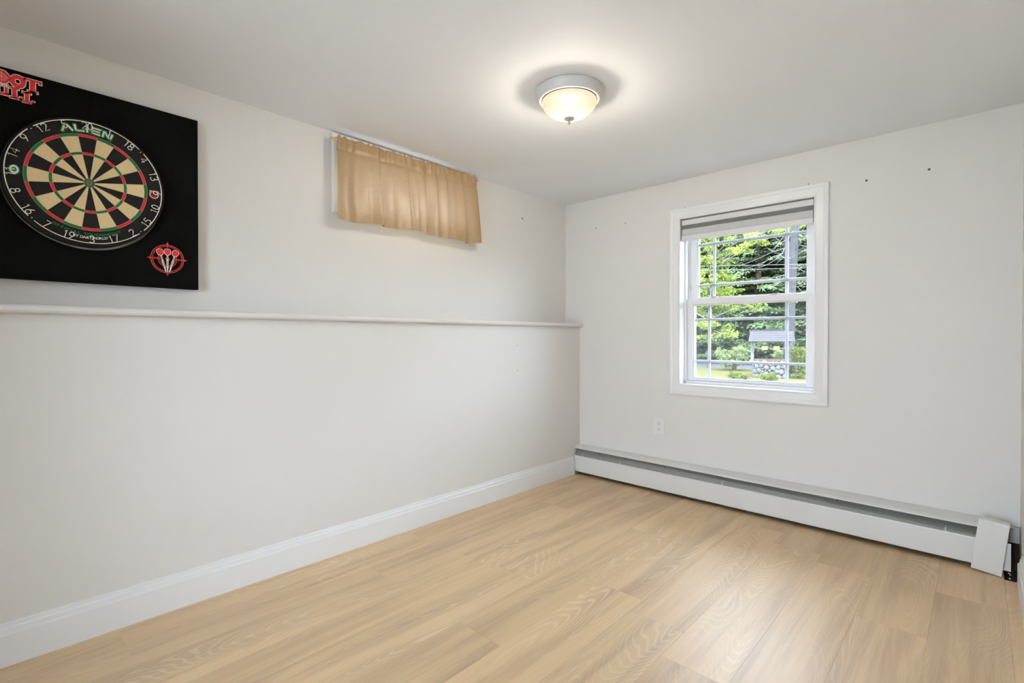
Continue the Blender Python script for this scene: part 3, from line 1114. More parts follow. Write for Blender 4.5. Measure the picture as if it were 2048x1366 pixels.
# BULL
lx1 = su(69, 208)[0]
lx0 = su(45, 200)[0]
lb = su(58, 207)[1]
lt = su(52, 184)[1]
lh = lt - lb
letter('L', lx0, lb, lx1 - lx0, lh, 0.010, 0.0055, 0.0022, 'letter')
mx0 = su(20, 200)[0]
letter('L', mx0, lb + 0.004, (lx0 - mx0) * 0.96, lh * 1.02, 0.010, 0.0055, 0.0022, 'letter')
uw = 0.036
letter('U', mx0 - uw - 0.001, lb + 0.008, uw, lh * 0.9, 0.009, 0.004, 0.0022, 'letter')
letter('B', mx0 - uw - 0.043, lb + 0.010, 0.038, lh * 1.0, 0.011, 0.006, 0.0022, 'letter')
me = text_mesh('THE', 0.016, 0.0003, 0.0006)
o = link('small_lettering', me, M['p_white'], sur)
o.location = (x_t0 + wl * 0.55, base1 + 0.002, PZ + 0.0004)

# printed darts emblem, lower right
ex, ey = su(335, 518)
emb = empty('emblem_holder')
bpy.data.objects.remove(emb, do_unlink=True)
bm = bmesh.new()
for r0, r1 in ((0.0535, 0.0560), (0.0480, 0.0500), (0.0305, 0.0325), (0.0255, 0.0270), (0.0040, 0.0070)):
    ring_prism(bm, r0, r1, PZ - 0.0001, PZ + 0.0003, seg=64, cx=ex, cy=ey)
L_ = 0.0665
add_box(bm, ex - L_, ex - 0.018, ey - 0.0010, ey + 0.0010, PZ - 0.0001, PZ + 0.0003)
add_box(bm, ex + 0.018, ex + L_, ey - 0.0010, ey + 0.0010, PZ - 0.0001, PZ + 0.0003)
add_box(bm, ex - 0.0010, ex + 0.0010, ey + 0.044, ey + L_, PZ - 0.0001, PZ + 0.0003)
add_box(bm, ex - 0.0010, ex + 0.0010, ey - L_, ey - 0.044, PZ - 0.0001, PZ + 0.0003)
for d in (0.037, 0.043, 0.0595):
    for s in (-1, 1):
        add_box(bm, ex + s * d - 0.0008, ex + s * d + 0.0008, ey - 0.0045, ey + 0.0045, PZ - 0.0001, PZ + 0.0003)
for s in (-1, 1):
    add_box(bm, ex - 0.0045, ex + 0.0045, ey + s * 0.0595 - 0.0008, ey + s * 0.0595 + 0.0008, PZ - 0.0001, PZ + 0.0003)
target = bm_obj('printed_target', bm, M['p_line'], sur)
for k, (tx, bx) in enumerate(((-0.0270, -0.005), (0.0, 0.0), (0.0280, 0.006))):
    topc = Vector((ex + tx, ey + 0.034 - (0.004 if k == 2 else 0)))
    botc = Vector((ex + bx, ey - 0.052))
    d = (topc - botc).normalized()
    nrm = Vector((d.y, -d.x))

    def q(a, b):
        p = botc + d * a + nrm * b
        return (p.x, p.y)
    ln = (topc - botc).length
    white = [q(0, -0.0012), q(0.020, -0.0030), q(0.046, -0.0036), q(0.049, -0.0024), q(0.064, -0.0022), q(0.072, -0.0105), q(0.084, -0.0120), q(0.091, -0.0085), q(0.093, 0.0), q(0.091, 0.0085), q(0.084, 0.0120), q(0.072, 0.0105), q(0.064, 0.0022), q(0.049, 0.0024), q(0.046, 0.0036), q(0.020, 0.0030), q(0, 0.0012)]
    w_ = poly_prism('printed_dart', white, PZ - 0.0001, PZ + 0.0006 + k * 0.0001, M['p_white'], sur)
    red = [q(0.066, -0.0010), q(0.073, -0.0090), q(0.084, -0.0104), q(0.0900, -0.0072), q(0.0915, 0.0), q(0.0900, 0.0072), q(0.084, 0.0104), q(0.073, 0.0090), q(0.066, 0.0010)]
    poly_prism('flight', red, PZ, PZ + 0.0010 + k * 0.0001, M['p_red'], w_)
    bm = bmesh.new()
    for a in np.linspace(0.022, 0.044, 9):
        p0, p1, p2, p3 = q(a, -0.0026), q(a + 0.0010, -0.0026), q(a + 0.0010, 0.0026), q(a, 0.0026)
        poly_prism('x', [p0, p1, p2, p3], PZ, PZ + 0.0009 + k * 0.0001, None, None, bm)
    poly_prism('x', [q(0.050, -0.0008), q(0.062, -0.0008), q(0.062, 0.0008), q(0.050, 0.0008)], PZ, PZ + 0.0010, None, None, bm)
    bm_obj('barrel_grooves', bm, M['p_black'], w_)

# ------------------------------------------------------------------ dartboard
BX = 0.0565
brd = empty('dartboard', (0.0, BC[0], BC[1]), WROT)
tag(brd, 'round bristle dartboard with red, green, black and cream segments', 'dartboard')
RB = 0.2235
lathe('board_body', [(0.0, 0.001), (RB - 0.002, 0.001), (RB, 0.003), (RB + 0.0005, BX * 0.5), (RB, BX - 0.006), (RB - 0.001, BX - 0.0045), (RB - 0.001, BX - 0.0035)], M['d_rim'], brd, 96)
o = lathe('playing_face', [(0.0, BX - 0.0012), (RB - 0.0045, BX - 0.0012), (RB - 0.0015, BX - 0.0030), (RB - 0.0010, BX - 0.0040)], M['d_black'], brd, 96)
order = [20, 1, 18, 4, 13, 6, 10, 15, 2, 17, 3, 19, 7, 16, 8, 11, 14, 9, 12, 5]
K = RB / 0.2255
TILT = R(1.5)
sg = 2 * math.pi / 20
for i, num in enumerate(order):
    ac = math.pi / 2 - i * sg + TILT
    dark = i % 2 == 0
    for nm, r0, r1, mt in (('inner_segment', 0.0159, 0.0985, 'd_black' if dark else 'd_cream'),
                           ('triple_segment', 0.0990, 0.1075, 'd_red' if dark else 'd_green'),
                           ('outer_segment', 0.1080, 0.1610, 'd_black' if dark else 'd_cream'),
                           ('double_segment', 0.1615, 0.1705, 'd_red' if dark else 'd_green')):
        bm = bmesh.new()
        ring_prism(bm, r0 * K, r1 * K, BX - 0.004, BX, ac - sg / 2 + 0.0006 / r1, ac + sg / 2 - 0.0006 / r1, seg=5)
        bm_obj(nm, bm, M[mt], brd)
bm = bmesh.new()
ring_prism(bm, 0.0066, 0.0156, BX - 0.004, BX, seg=32)
bm_obj('outer_bull', bm, M['d_green'], brd)
bm = bmesh.new()
ring_prism(bm, 0.0001, 0.0062, BX - 0.004, BX + 0.0003, seg=24)
bm_obj('bullseye', bm, M['d_red'], brd)
lines = []
for i in range(20):
    a = math.pi / 2 - (i + 0.5) * sg + TILT
    c, s = math.cos(a), math.sin(a)
    lines.append(([(0.0159 * c, 0.0159 * s, BX + 0.0004), (0.171 * K * c, 0.171 * K * s, BX + 0.0004)], 0.00045))
V, Fc = [], []
for pts, rad in lines:
    v, f = tube_data(pts, rad, 6)
    o_ = len(V)
    V += v
    Fc += [tuple(i + o_ for i in q_) for q_ in f]
for rr in (0.0064, 0.0158, 0.0988, 0.1078, 0.1613, 0.1708):
    k = 1.0 if rr < 0.02 else K
    v, f = tube_data([(rr * k * math.cos(2 * math.pi * j / 72), rr * k * math.sin(2 * math.pi * j / 72), BX + 0.0004) for j in range(72)], 0.00050, 6, closed=True)
    o_ = len(V)
    V += v
    Fc += [tuple(i + o_ for i in q_) for q_ in f]
py_obj('wire_spider', V, Fc, M['spider'], brd, smooth=True, recalc=False)

# wire number ring: arcs broken at four places, wire numerals inside it
RR = 0.2135
V, Fc = [], []
for k in range(4):
    a0 = R(45) + k * math.pi / 2 + 0.045
    a1 = a0 + math.pi / 2 - 0.09
    pts = [(RR * math.cos(a0 + (a1 - a0) * j / 24), RR * math.sin(a0 + (a1 - a0) * j / 24), BX + 0.0035) for j in range(25)]
    v, f = tube_data(pts, 0.00155, 8)
    o_ = len(V)
    V += v
    Fc += [tuple(i + o_ for i in q_) for q_ in f]
py_obj('number_ring', V, Fc, M['wire'], brd, smooth=True, recalc=False)


def arc(cx, cy, rx, ry, a0, a1, n=10):
    return [(cx + rx * math.cos(R(a0 + (a1 - a0) * i / n)), cy + ry * math.sin(R(a0 + (a1 - a0) * i / n))) for i in range(n + 1)]


DIG = {
    '0': [arc(0.3, 0.5, 0.27, 0.5, 90, 450, 18)],
    '1': [[(0.12, 0.80), (0.3, 1.0), (0.3, 0.0)]],
    '2': [arc(0.3, 0.73, 0.27, 0.27, 160, -40, 10) + [(0.03, 0.0), (0.60, 0.0)]],
    '3': [arc(0.28, 0.76, 0.25, 0.24, 150, -90, 10) + arc(0.28, 0.26, 0.29, 0.26, 90, -150, 10)],
    '4': [[(0.45, 0.0), (0.45, 1.0), (0.02, 0.32), (0.62, 0.32)]],
    '5': [[(0.56, 1.0), (0.12, 1.0), (0.08, 0.56)] + arc(0.28, 0.31, 0.29, 0.31, 120, -140, 12)],
    '6': [[(0.48, 1.0), (0.20, 0.66)] + arc(0.3, 0.29, 0.28, 0.29, 150, 510, 16)],
    '7': [[(0.02, 1.0), (0.58, 1.0), (0.22, 0.0)]],
    '8': [arc(0.3, 0.76, 0.22, 0.24, -90, 270, 14) + arc(0.3, 0.26, 0.28, 0.26, 90, -270, 14)],
    '9': [[(0.14, 0.0), (0.42, 0.36)] + arc(0.3, 0.71, 0.28, 0.29, -30, 330, 16)],
}
for i, num in enumerate(order):
    ac = math.pi / 2 - i * sg + TILT
    flip = math.sin(ac) < -0.05
    s = str(num)
    hgt = 0.0235
    wd = 0.66
    width = wd * (len(s) - 1) + 0.6
    lines = []
    rad_c = RR - 0.0140
    for k, chh in enumerate(s):
        for st in DIG[chh]:
            pts = []
            for (px_, py_) in st:
                lx = (px_ + k * wd - width / 2) * hgt
                ly = (py_ - 0.5) * hgt
                if flip:
                    lx, ly = -lx, -ly
                # outward = local y, clockwise = local x
                ox, oy = math.cos(ac), math.sin(ac)
                tx, ty = math.sin(ac), -math.cos(ac)
                pts.append((ox * (rad_c + ly) + tx * lx, oy * (rad_c + ly) + ty * lx, BX + 0.0035))
            lines.append((pts, 0.00145))
    # short stem joining the numeral to the ring
    tubes('wire_numeral', lines, M['wire'], brd, 6)
for k in range(4):
    a = R(45) + k * math.pi / 2
    bm = bmesh.new()
    bmesh.ops.create_uvsphere(bm, u_segments=10, v_segments=6, radius=0.0020, matrix=Matrix.Translation((RR * 0.985 * math.cos(a), RR * 0.985 * math.sin(a), BX)))
    bm_obj('ring_clip', bm, M['wire'], brd, smooth=True)


# curved print on the board face
def arc_text(chars, widths, radius, a_mid, size, mat, name, z, offset=0.0, bottom=False, xs=1.0):
    total = sum(widths)
    pos = -total / 2
    for c, w in zip(chars, widths):
        mid = pos + w / 2
        pos += w
        if c == ' ':
            continue
        me = text_mesh(c, size, 0.0002, offset, 0, 1.0, xs)
        if bottom:
            a = a_mid + mid / radius
            rot = a + math.pi / 2
        else:
            a = a_mid - mid / radius
            rot = a - math.pi / 2
        o = link(name, me, mat, brd)
        o.location = (radius * math.cos(a), radius * math.sin(a), z)
        o.rotation_euler = (0, 0, rot)


ot_ = 'OFFICIAL TOURNAMENT'
arc_text(ot_, [0.0070 if c == 'I' else (0.0066 if c == ' ' else 0.0110) for c in ot_], 0.1830, R(-90) - 0.03, 0.0132, M['p_green'], 'green_lettering', BX + 0.0001, 0.00025, True, 1.15)
bt = 'BY DART WORLD'
arc_text(bt, [0.0042 if c == ' ' else 0.0080 for c in bt], 0.1950, R(-90) + 0.01, 0.0118, M['p_white'], 'white_lettering', BX + 0.0001, 0.00025, True, 1.1)

# ALIEN: stroke letters, white over a green outline
AL = {
    'A': [[(0.0, 0.0), (0.42, 1.0), (0.62, 1.0), (1.0, 0.0)]],
    'L': [[(0.05, 1.0), (0.05, 0.0), (1.0, 0.0)]],
    'I': [[(0.15, 1.0), (0.15, 0.0)]],
    'E': [[(0.95, 1.0), (0.0, 1.0), (0.0, 0.0), (0.95, 0.0)], [(0.0, 0.5), (0.85, 0.5)]],
    'N': [[(0.0, 0.0), (0.0, 1.0), (0.15, 1.0), (0.85, 0.0), (1.0, 0.0), (1.0, 1.0)]],
}
aw = {'A': 0.029, 'L': 0.024, 'I': 0.006, 'E': 0.023, 'N': 0.023}
gapw = 0.0085
tot = sum(aw[c] for c in 'ALIEN') + gapw * 4
pos = -tot / 2
rbase = 0.1805
ah = 0.0185
for c in 'ALIEN':
    polys = []
    for st in AL[c]:
        pts = []
        for (a, b) in st:
            tt = math.pi / 2 + 0.035 - (pos + a * aw[c]) / (rbase + ah / 2)
            rr = rbase + b * ah
            pts.append((rr * math.cos(tt), rr * math.sin(tt)))
        polys.append(pts)
    pos += aw[c] + gapw
    par = None
    for nm, wdt, zt, mt in (('logo_letter', 0.0058, 0.00025, 'p_green'), ('logo_gap', 0.0044, 0.00040, 'p_black'), ('logo_stroke', 0.0025, 0.00060, 'p_white')):
        bm = bmesh.new()
        for pts in polys:
            for p0, p1 in zip(pts[:-1], pts[1:]):
                a, b = Vector(p0), Vector(p1)
                d = (b - a).normalized()
                nn = Vector((-d.y, d.x))
                a2, b2 = a - d * wdt * 0.8, b + d * wdt * 0.8
                quad = [a2 - nn * wdt, b2 - nn * wdt, b2 + nn * wdt, a2 + nn * wdt]
                poly_prism('x', [(v.x, v.y) for v in quad], BX - 0.0005, BX + zt, None, None, bm)
        if nm == 'logo_gap':
            bm.free()
            continue
        oo = bm_obj(nm, bm, M[mt], brd if par is None else par)
        if par is None:
            par = oo
    if c == 'A':
        bm = bmesh.new()
        cpt = sum((Vector(p) for p in polys[0]), Vector((0, 0))) / 4
        ring_prism(bm, 0.0001, 0.0036, BX - 0.0005, BX + 0.0007, seg=4, cx=cpt.x, cy=cpt.y - 0.005)
        bm_obj('logo_dot', bm, M['p_red'], par)
# small badge by the 6 and oval mark by the 11
bm = bmesh.new()
ring_prism(bm, 0.0105, 0.0155, BX - 0.0005, BX + 0.0002, seg=32, cx=0.1905, cy=-0.0015)
add_box(bm, 0.176, 0.182, 0.006, 0.014, BX - 0.0005, BX + 0.0002)
add_box(bm, 0.199, 0.205, 0.006, 0.014, BX - 0.0005, BX + 0.0002)
bdg = bm_obj('printed_badge', bm, M['p_pink'], brd)
bm = bmesh.new()
ring_prism(bm, 0.0110, 0.0128, BX - 0.0005, BX + 0.0004, R(200), R(340), seg=16, cx=0.1905, cy=-0.0015)
for k in range(8):
    a = k * math.pi / 4
    add_box(bm, 0.1905 + 0.006 * math.cos(a) - 0.0012, 0.1905 + 0.006 * math.cos(a) + 0.0012, -0.0015 + 0.006 * math.sin(a) - 0.0012, -0.0015 + 0.006 * math.sin(a) + 0.0012, BX - 0.0005, BX + 0.0003)
bm_obj('badge_detail', bm, M['p_line'], bdg)
bm = bmesh.new()
ring_prism(bm, 0.0001, 0.0165, BX - 0.0005, BX + 0.0002, seg=32, cx=-0.190, cy=0.002, sx=0.85)
ov = bm_obj('oval_mark', bm, M['p_green'], brd)
bm = bmesh.new()
ring_prism(bm, 0.0080, 0.0142, BX - 0.0005, BX + 0.0004, seg=32, cx=-0.190, cy=0.003, sx=0.78)
bm_obj('oval_ring', bm, M['p_white'], ov)

# ------------------------------------------------------------------ outdoors
G = -0.50
M['lawn'] = pmat('lawn', (0.0417, 0.0389, 0.0119), 0.9, 0.1, var=0.35, scale=2.5, bump=0.5, bscale=30)
M['asphalt'] = pmat('asphalt', (0.0338, 0.0358, 0.0417), 0.9, 0.2, var=0.1, scale=6)
M['duff'] = pmat('forest_floor', (0.0103, 0.0084, 0.0061), 0.95, 0.1, var=0.4, scale=1.5)
M['bark'] = pmat('dark_bark', (0.0211, 0.0168, 0.0140), 0.95, 0.1, var=0.4, scale=6)
M['palebark'] = pmat('pale_dead_bark', (0.0224, 0.0224, 0.0260), 0.9, 0.2, var=0.6, scale=5, bump=0.6, bscale=14)
M['deadwood'] = pmat('bare_grey_twig', (0.0763, 0.0747, 0.0731), 0.85, 0.2, var=0.2, scale=9)
M['leaf_bright'] = leaf_mat('bright_leaf', (0.0750, 0.1250, 0.0280), (0.2500, 0.2850, 0.0700), 2.2, 0.45)
M['leaf_conifer'] = leaf_mat('conifer_needles', (0.0260, 0.0480, 0.0250), (0.0900, 0.1280, 0.0600), 0.9, 0.2)
M['leaf_shrub'] = leaf_mat('shrub_leaf', (0.0500, 0.0760, 0.0280), (0.1700, 0.1950, 0.0900), 4.0, 0.35)
M['leaf_fern'] = leaf_mat('fern_leaf', (0.0365, 0.0578, 0.0092), (0.1034, 0.1215, 0.0274), 5.0, 0.4)
M['stone'] = pmat('field_stone', (0.0493, 0.0509, 0.0546), 0.9, 0.2, var=0.35, scale=3.5, bump=0.4, bscale=25)
M['mortar'] = pmat('dark_mortar', (0.0211, 0.0215, 0.0234), 0.95, 0.1, var=0.2, scale=20)
M['wellbrick'] = pmat('rim_brick', (0.0561, 0.0327, 0.0258), 0.9, 0.1, var=0.3, scale=9)
M['wellpost'] = pmat('white_post_paint', (0.0686, 0.0700, 0.0790), 0.7, 0.2, var=0.08, scale=6)
M['shingle'] = pmat('grey_shingle', (0.0284, 0.0273, 0.0310), 0.9, 0.1, var=0.22, scale=14)
M['yellowwood'] = pmat('pale_yellow_wood', (0.2272, 0.1911, 0.0879), 0.8, 0.2, var=0.2, scale=20)
M['wireline'] = pmat('utility_wire', (0.1033, 0.1113, 0.1312), 0.5, 0.3)


def at_z(px, py, z):
    v = _f + _r * ((px - 1024) / F_PX) - _u * ((py - 683) / F_PX)
    return CAM + v * ((z - CAM.z) / v.z)


ROAD0, ROAD1 = 22.2, 25.8
M['bounce_slab'] = pmat('bounce_concrete', (0.72, 0.72, 0.73), 0.9, 0.2, var=0.06, scale=2)
tag(box('bounce_slab', -2.0, 5.0, -12.0, YB - 0.2, -0.3, -0.06, M['bounce_slab']), kind='structure')  # unseen pale slab added to bounce daylight up onto the ceiling
lawn_ = tag(py_obj('lawn', [(-60, -30, G), (60, -30, G), (60, ROAD0, G), (-60, ROAD0, G)], [(0, 1, 2, 3)], M['lawn'], None), kind='structure')
road_ = tag(py_obj('road', [(-60, ROAD0, G), (60, ROAD0, G), (60, ROAD1, G), (-60, ROAD1, G)], [(0, 1, 2, 3)], M['asphalt'], None), kind='structure')
duff_ = tag(py_obj('forest_ground', [(-90, ROAD1, G), (90, ROAD1, G), (90, 60, G + 1.5), (-90, 60, G + 1.5), (90, 130, G + 14), (-90, 130, G + 14)], [(0, 1, 2, 3), (3, 2, 4, 5)], M['duff'], None), kind='structure')

NR = np.random.default_rng(7)


def leaf_mesh(name, cen, length, width, dirs=None, up=0.35):
    """one small pointed leaf blade per centre"""
    n = len(cen)
    cen = np.asarray(cen, float)
    if dirs is None:
        d = NR.normal(size=(n, 3))
        d[:, 2] *= 0.6
    else:
        d = np.asarray(dirs, float) + NR.normal(size=(n, 3)) * 0.25
    d /= np.linalg.norm(d, axis=1, keepdims=True)
    nr = NR.normal(size=(n, 3)) * (1 - up) + np.array([0, -0.35, 1.0]) * up * 2
    s = np.cross(d, nr)
    s /= np.linalg.norm(s, axis=1, keepdims=True) + 1e-9
    k = (0.7 + 0.6 * NR.random((n, 1)))
    L2, W2 = length * 0.5 * k, width * 0.5 * k
    V = np.empty((n, 4, 3))
    V[:, 0] = cen - d * L2
    V[:, 1] = cen + s * W2
    V[:, 2] = cen + d * L2
    V[:, 3] = cen - s * W2
    me = bpy.data.meshes.new(name)
    me.vertices.add(n * 4)
    me.vertices.foreach_set('co', V.reshape(-1).astype(np.float32))
    me.loops.add(n * 4)
    me.loops.foreach_set('vertex_index', np.arange(n * 4, dtype=np.int32))
    me.polygons.add(n)
    me.polygons.foreach_set('loop_start', np.arange(n, dtype=np.int32) * 4)
    me.polygons.foreach_set('loop_total', np.full(n, 4, dtype=np.int32))
    me.update(calc_edges=True)
    return me


def cloud(centre, rad, n, shell=0.5):
    d = NR.normal(size=(n, 3))
    d /= np.linalg.norm(d, axis=1, keepdims=True)
    r = NR.random((n, 1)) ** (1 / 3) * (1 - shell) + shell * (0.75 + 0.3 * NR.random((n, 1)))
    return np.asarray(centre) + d * r * np.asarray(rad)


# --- stone wishing well
wc = at_z(1541, 757, G)
vdir = Vector((wc.x - CAM.x, wc.y - CAM.y, 0)).normalized()
wr = 0.62
wpos = Vector((wc.x, wc.y, G)) + vdir * wr
ang = math.atan2(-vdir.x, vdir.y)
well = empty('wishing_well', wpos, (0, 0, ang + R(9)))
tag(well, 'stone wishing well with shingled gable roof on white posts', 'well')
RIM = 0.64
lathe('well_core', [(0.0, 0.0), (wr - 0.05, 0.0), (wr - 0.05, RIM), (wr - 0.22, RIM), (wr - 0.22, 0.25), (0, 0.25)], M['mortar'], well, 40)
# stones packed in courses with jitter
srng = random.Random(5)
protos = []
for k in range(4):
    bm = bmesh.new()
    bmesh.ops.create_icosphere(bm, subdivisions=2, radius=1.0)
    for v in bm.verts:
        v.co *= 0.88 + 0.26 * srng.random()
        v.co.y = max(-0.8, min(0.8, v.co.y))
    me = bpy.data.meshes.new('stone')
    bm.to_mesh(me)
    bm.free()
    me.materials.append(M['stone'])
    for p in me.polygons:
        p.use_smooth = True
    protos.append(me)
placed = []
circ = 2 * math.pi * wr
for rad_s, tries in ((0.105, 700), (0.080, 2500), (0.055, 5000), (0.036, 6000)):
    for _ in range(tries):
        sx_, sz_ = srng.random() * circ, srng.uniform(0.03, RIM - 0.03)
        r_s = rad_s * srng.uniform(0.85, 1.1)
        ok = True
        for (qx, qz, qr) in placed:
            dx = abs(sx_ - qx)
            dx = min(dx, circ - dx)
            if dx * dx + (sz_ - qz) ** 2 < (0.93 * (r_s + qr)) ** 2:
                ok = False
                break
        if ok:
            placed.append((sx_, sz_, r_s))
for sx_, sz_, r_s in placed:
    am = sx_ / wr
    o = link('stone', protos[srng.randrange(4)], None, well)
    o.location = ((wr - 0.05) * math.cos(am), (wr - 0.05) * math.sin(am), sz_)
    o.rotation_euler = (0, srng.uniform(0, 6.28), am - math.pi / 2)
    o.scale = (r_s * srng.uniform(1.0, 1.2), 0.05 + r_s * 0.25, r_s * srng.uniform(0.95, 1.1))
bmk = bmesh.new()
add_box(bmk, -0.075, 0.075, -0.10, 0.10, 0, 0.055, 0.008)
bme = bpy.data.meshes.new('rim_brick')
bmk.to_mesh(bme)
bmk.free()
bme.materials.append(M['wellbrick'])
for k in range(24):
    a = k * 2 * math.pi / 24
    o = link('rim_brick', bme, None, well)
    o.location = ((wr - 0.10) * math.cos(a), (wr - 0.10) * math.sin(a), RIM)
    o.rotation_euler = (0, 0, a + math.pi / 2)
PX = 0.635
for s in (-1, 1):
    bm = bmesh.new()
    add_box(bm, s * PX - 0.05, s * PX + 0.05, -0.05, 0.05, 0.66, 1.46, 0.006)
    add_box(bm, s * PX - 0.10, s * PX + 0.10, -0.10, 0.10, 0.60, 0.665, 0.006)
    bm_obj('post', bm, M['wellpost'], well)
RL, RD, ZE, ZR = 0.745, 0.48, 1.37, 1.80
for s in (-1, 1):
    for k in range(6):
        t0, t1 = k / 6, (k + 1) / 6 + 0.03
        y0, y1 = s * RD * (1 - t0), s * RD * (1 - t1)
        z0, z1 = ZE + (ZR - ZE) * t0, ZE + (ZR - ZE) * t1
        up_ = 0.022
        V = []
        for x in (-RL, RL):
            V += [(x, y0, z0 + up_), (x, y1, z1 + 0.006), (x, y1, z1 - 0.010), (x, y0, z0 - 0.004)]
        py_obj('shingle_course', V, [(0, 1, 2, 3), (4, 5, 6, 7), (0, 1, 5, 4), (1, 2, 6, 5), (2, 3, 7, 6), (3, 0, 4, 7)], M['shingle'], well)
box('ridge_cap', -RL, RL, -0.05, 0.05, ZR - 0.002, ZR + 0.022, M['shingle'], well, 0.006)
for s in (-1, 1):
    poly = [(-RD + 0.03, ZE), (RD - 0.03, ZE), (0, ZR - 0.02)]
    V = [(s * (RL - 0.03), y, z_) for y, z_ in poly] + [(s * (RL - 0.06), y, z_) for y, z_ in poly]
    py_obj('gable', V, [(0, 1, 2), (3, 4, 5), (0, 1, 4, 3), (1, 2, 5, 4), (2, 0, 3, 5)], M['wellpost'], well)
tubes('crossbar', [([(-PX, 0, 1.115), (PX + 0.13, 0, 1.115)], 0.018)], M['yellowwood'], well, 8)
for x in (-0.215, 0.195):
    bm = bmesh.new()
    for k in range(4):
        add_box(bm, x - 0.105, x + 0.105, -0.06, -0.04, 1.045 + k * 0.04, 1.045 + k * 0.04 + 0.034, 0.003)
    hb = bm_obj('hanging_board', bm, M['yellowwood'], well)
    tubes('hook', [([(x - 0.06, -0.05, 1.20), (x - 0.06, -0.05, 1.38)], 0.006), ([(x + 0.06, -0.05, 1.20), (x + 0.06, -0.05, 1.38)], 0.006)], M['deadwood'], hb, 6)


# --- shrubs and low plants
def shrub(name, px, py, rx, h, n, mat, label, cat='shrub', ll=0.11, lw=0.055, ry=None, dist=0.0, group=None, low=0.28):
    b = at_z(px, py, G)
    d = Vector((b.x - CAM.x, b.y - CAM.y, 0)).normalized()
    b = b + d * dist
    e = empty(name, (b.x, b.y, G))
    tag(e, label, cat, group)
    ry = ry or rx
    cen = []
    m = max(5, n // 160)
    for k in range(m):
        a = NR.random() * 2 * math.pi
        rr = NR.random() ** 0.5 * 0.72
        zc = h * (low + (0.80 - low) * NR.random())
        cen.append(cloud((rx * rr * math.cos(a), ry * rr * math.sin(a), zc), (rx * 0.40, ry * 0.40, h * 0.24), n // m, 0.4))
    o = link('foliage', leaf_mesh('foliage', np.concatenate(cen), ll, lw), mat, e)
    o['kind'] = 'stuff'
    lines = []
    for k in range(9):
        a = NR.random() * 2 * math.pi
        r1 = NR.random() * 0.6
        lines.append(([(0.06 * math.cos(a), 0.06 * math.sin(a), 0), (rx * r1 * 0.5 * math.cos(a), ry * r1 * 0.5 * math.sin(a), h * 0.35), (rx * r1 * math.cos(a), ry * r1 * math.sin(a), h * 0.8)], [0.016, 0.012, 0.006]))
    tubes('stems', lines, M['bark'], e, 5)
    return e


shrub('leafy_shrub', 1468, 741, 0.82, 1.20, 2600, M['leaf_shrub'], 'rounded pale green shrub left of the stone well')
shrub('leafy_shrub', 1562, 748, 0.55, 0.95, 1100, M['leaf_shrub'], 'pale green shrub seen behind the well between its posts', dist=1.6)
shrub('leafy_shrub', 1600, 757, 0.62, 1.25, 2300, M['leaf_fern'], 'bright bushy shrub right of the stone well', ll=0.09, lw=0.04, dist=0.2, low=0.14)
shrub('leafy_shrub', 1628, 752, 0.9, 1.15, 2200, M['leaf_shrub'], 'pale green shrub furthest right in the window', dist=1.0, low=0.14)
shrub('low_fern', 1470, 757, 0.42, 0.28, 500, M['leaf_fern'], 'low fern tuft on the lawn left of the well', 'fern', 0.16, 0.03)
shrub('low_fern', 1490, 760, 0.30, 0.22, 350, M['leaf_fern'], 'low fern tuft against the left foot of the well', 'fern', 0.16, 0.03)
shrub('low_fern', 1538, 764, 0.34, 0.30, 420, M['leaf_fern'], 'arching bright fern in front of the well stones', 'fern', 0.20, 0.03)

# --- bright deciduous tree on the left
tb = at_z(1417, 736, G)
TY = tb.y
tree = empty('leafy_tree', (tb.x, tb.y, G))
tag(tree, 'bright yellow-green leafy tree at the left of the window view', 'tree')
clumps = [  # photo ellipse (cx, cy, rx, ry) and leaf count
    (1402, 480, 34, 26, 900), (1440, 474, 40, 20, 900), (1490, 464, 40, 12, 600), (1540, 457, 45, 12, 700), (1580, 462, 30, 12, 400), (1515, 478, 26, 12, 420),
    (1412, 520, 32, 26, 1100), (1446, 508, 24, 16, 500), (1470, 503, 22, 8, 260), (1500, 494, 20, 10, 320), (1405, 556, 30, 22, 900), (1444, 535, 18, 20, 560),
    (1448, 562, 34, 10, 520), (1420, 590, 36, 18, 1000), (1460, 590, 30, 14, 560), (1474, 578, 20, 7, 200),
    (1410, 622, 34, 16, 760), (1452, 618, 36, 11, 700), (1494, 614, 26, 9, 420), (1514, 610, 14, 6, 150),
    (1412, 652, 26, 16, 560), (1440, 662, 22, 14, 460), (1456, 668, 12, 6, 120), (1405, 678, 18, 8, 220), (1370, 520, 30, 60, 1200), (1365, 620, 30, 50, 900), (1380, 430, 60, 30, 1200), (1480, 425, 80, 24, 1200)]
cs, lines = [], []
trunk_top = at_y(1424, 440, TY)
base = Vector((tb.x, tb.y, G))
for (cx_, cy_, rx, ry, n) in clumps:
    yy = TY + NR.normal() * 0.8
    c = at_y(cx_, cy_, yy)
    ppm = F_PX / ((c - CAM).dot(_f))
    big = np.array((rx / ppm, max(0.4, rx / ppm * 0.7), ry / ppm))
    ns = max(4, int(n / 55))
    for sc_c in cloud((c.x, c.y, c.z), big * 0.95, ns, 0.2):
        sr = 0.10 + 0.14 * NR.random()
        cs.append(cloud(sc_c, (sr * 1.5, sr * 1.3, sr * 0.75), int(n * 1.35 / ns), 0.1))
    zt = max(1.2, min(c.z - 0.3, trunk_top.z))
    st = base.lerp(trunk_top, (zt * 0.85 - G) / (trunk_top.z - G))
    mid = st.lerp(c, 0.5) + Vector((0, 0, 0.15))
    lines.append(([st - base, mid - base, c - base], [0.035, 0.022, 0.008]))
me = leaf_mesh('foliage', np.concatenate(cs) - np.array(base), 0.085, 0.060)
o = link('foliage', me, M['leaf_bright'], tree)
o['kind'] = 'stuff'
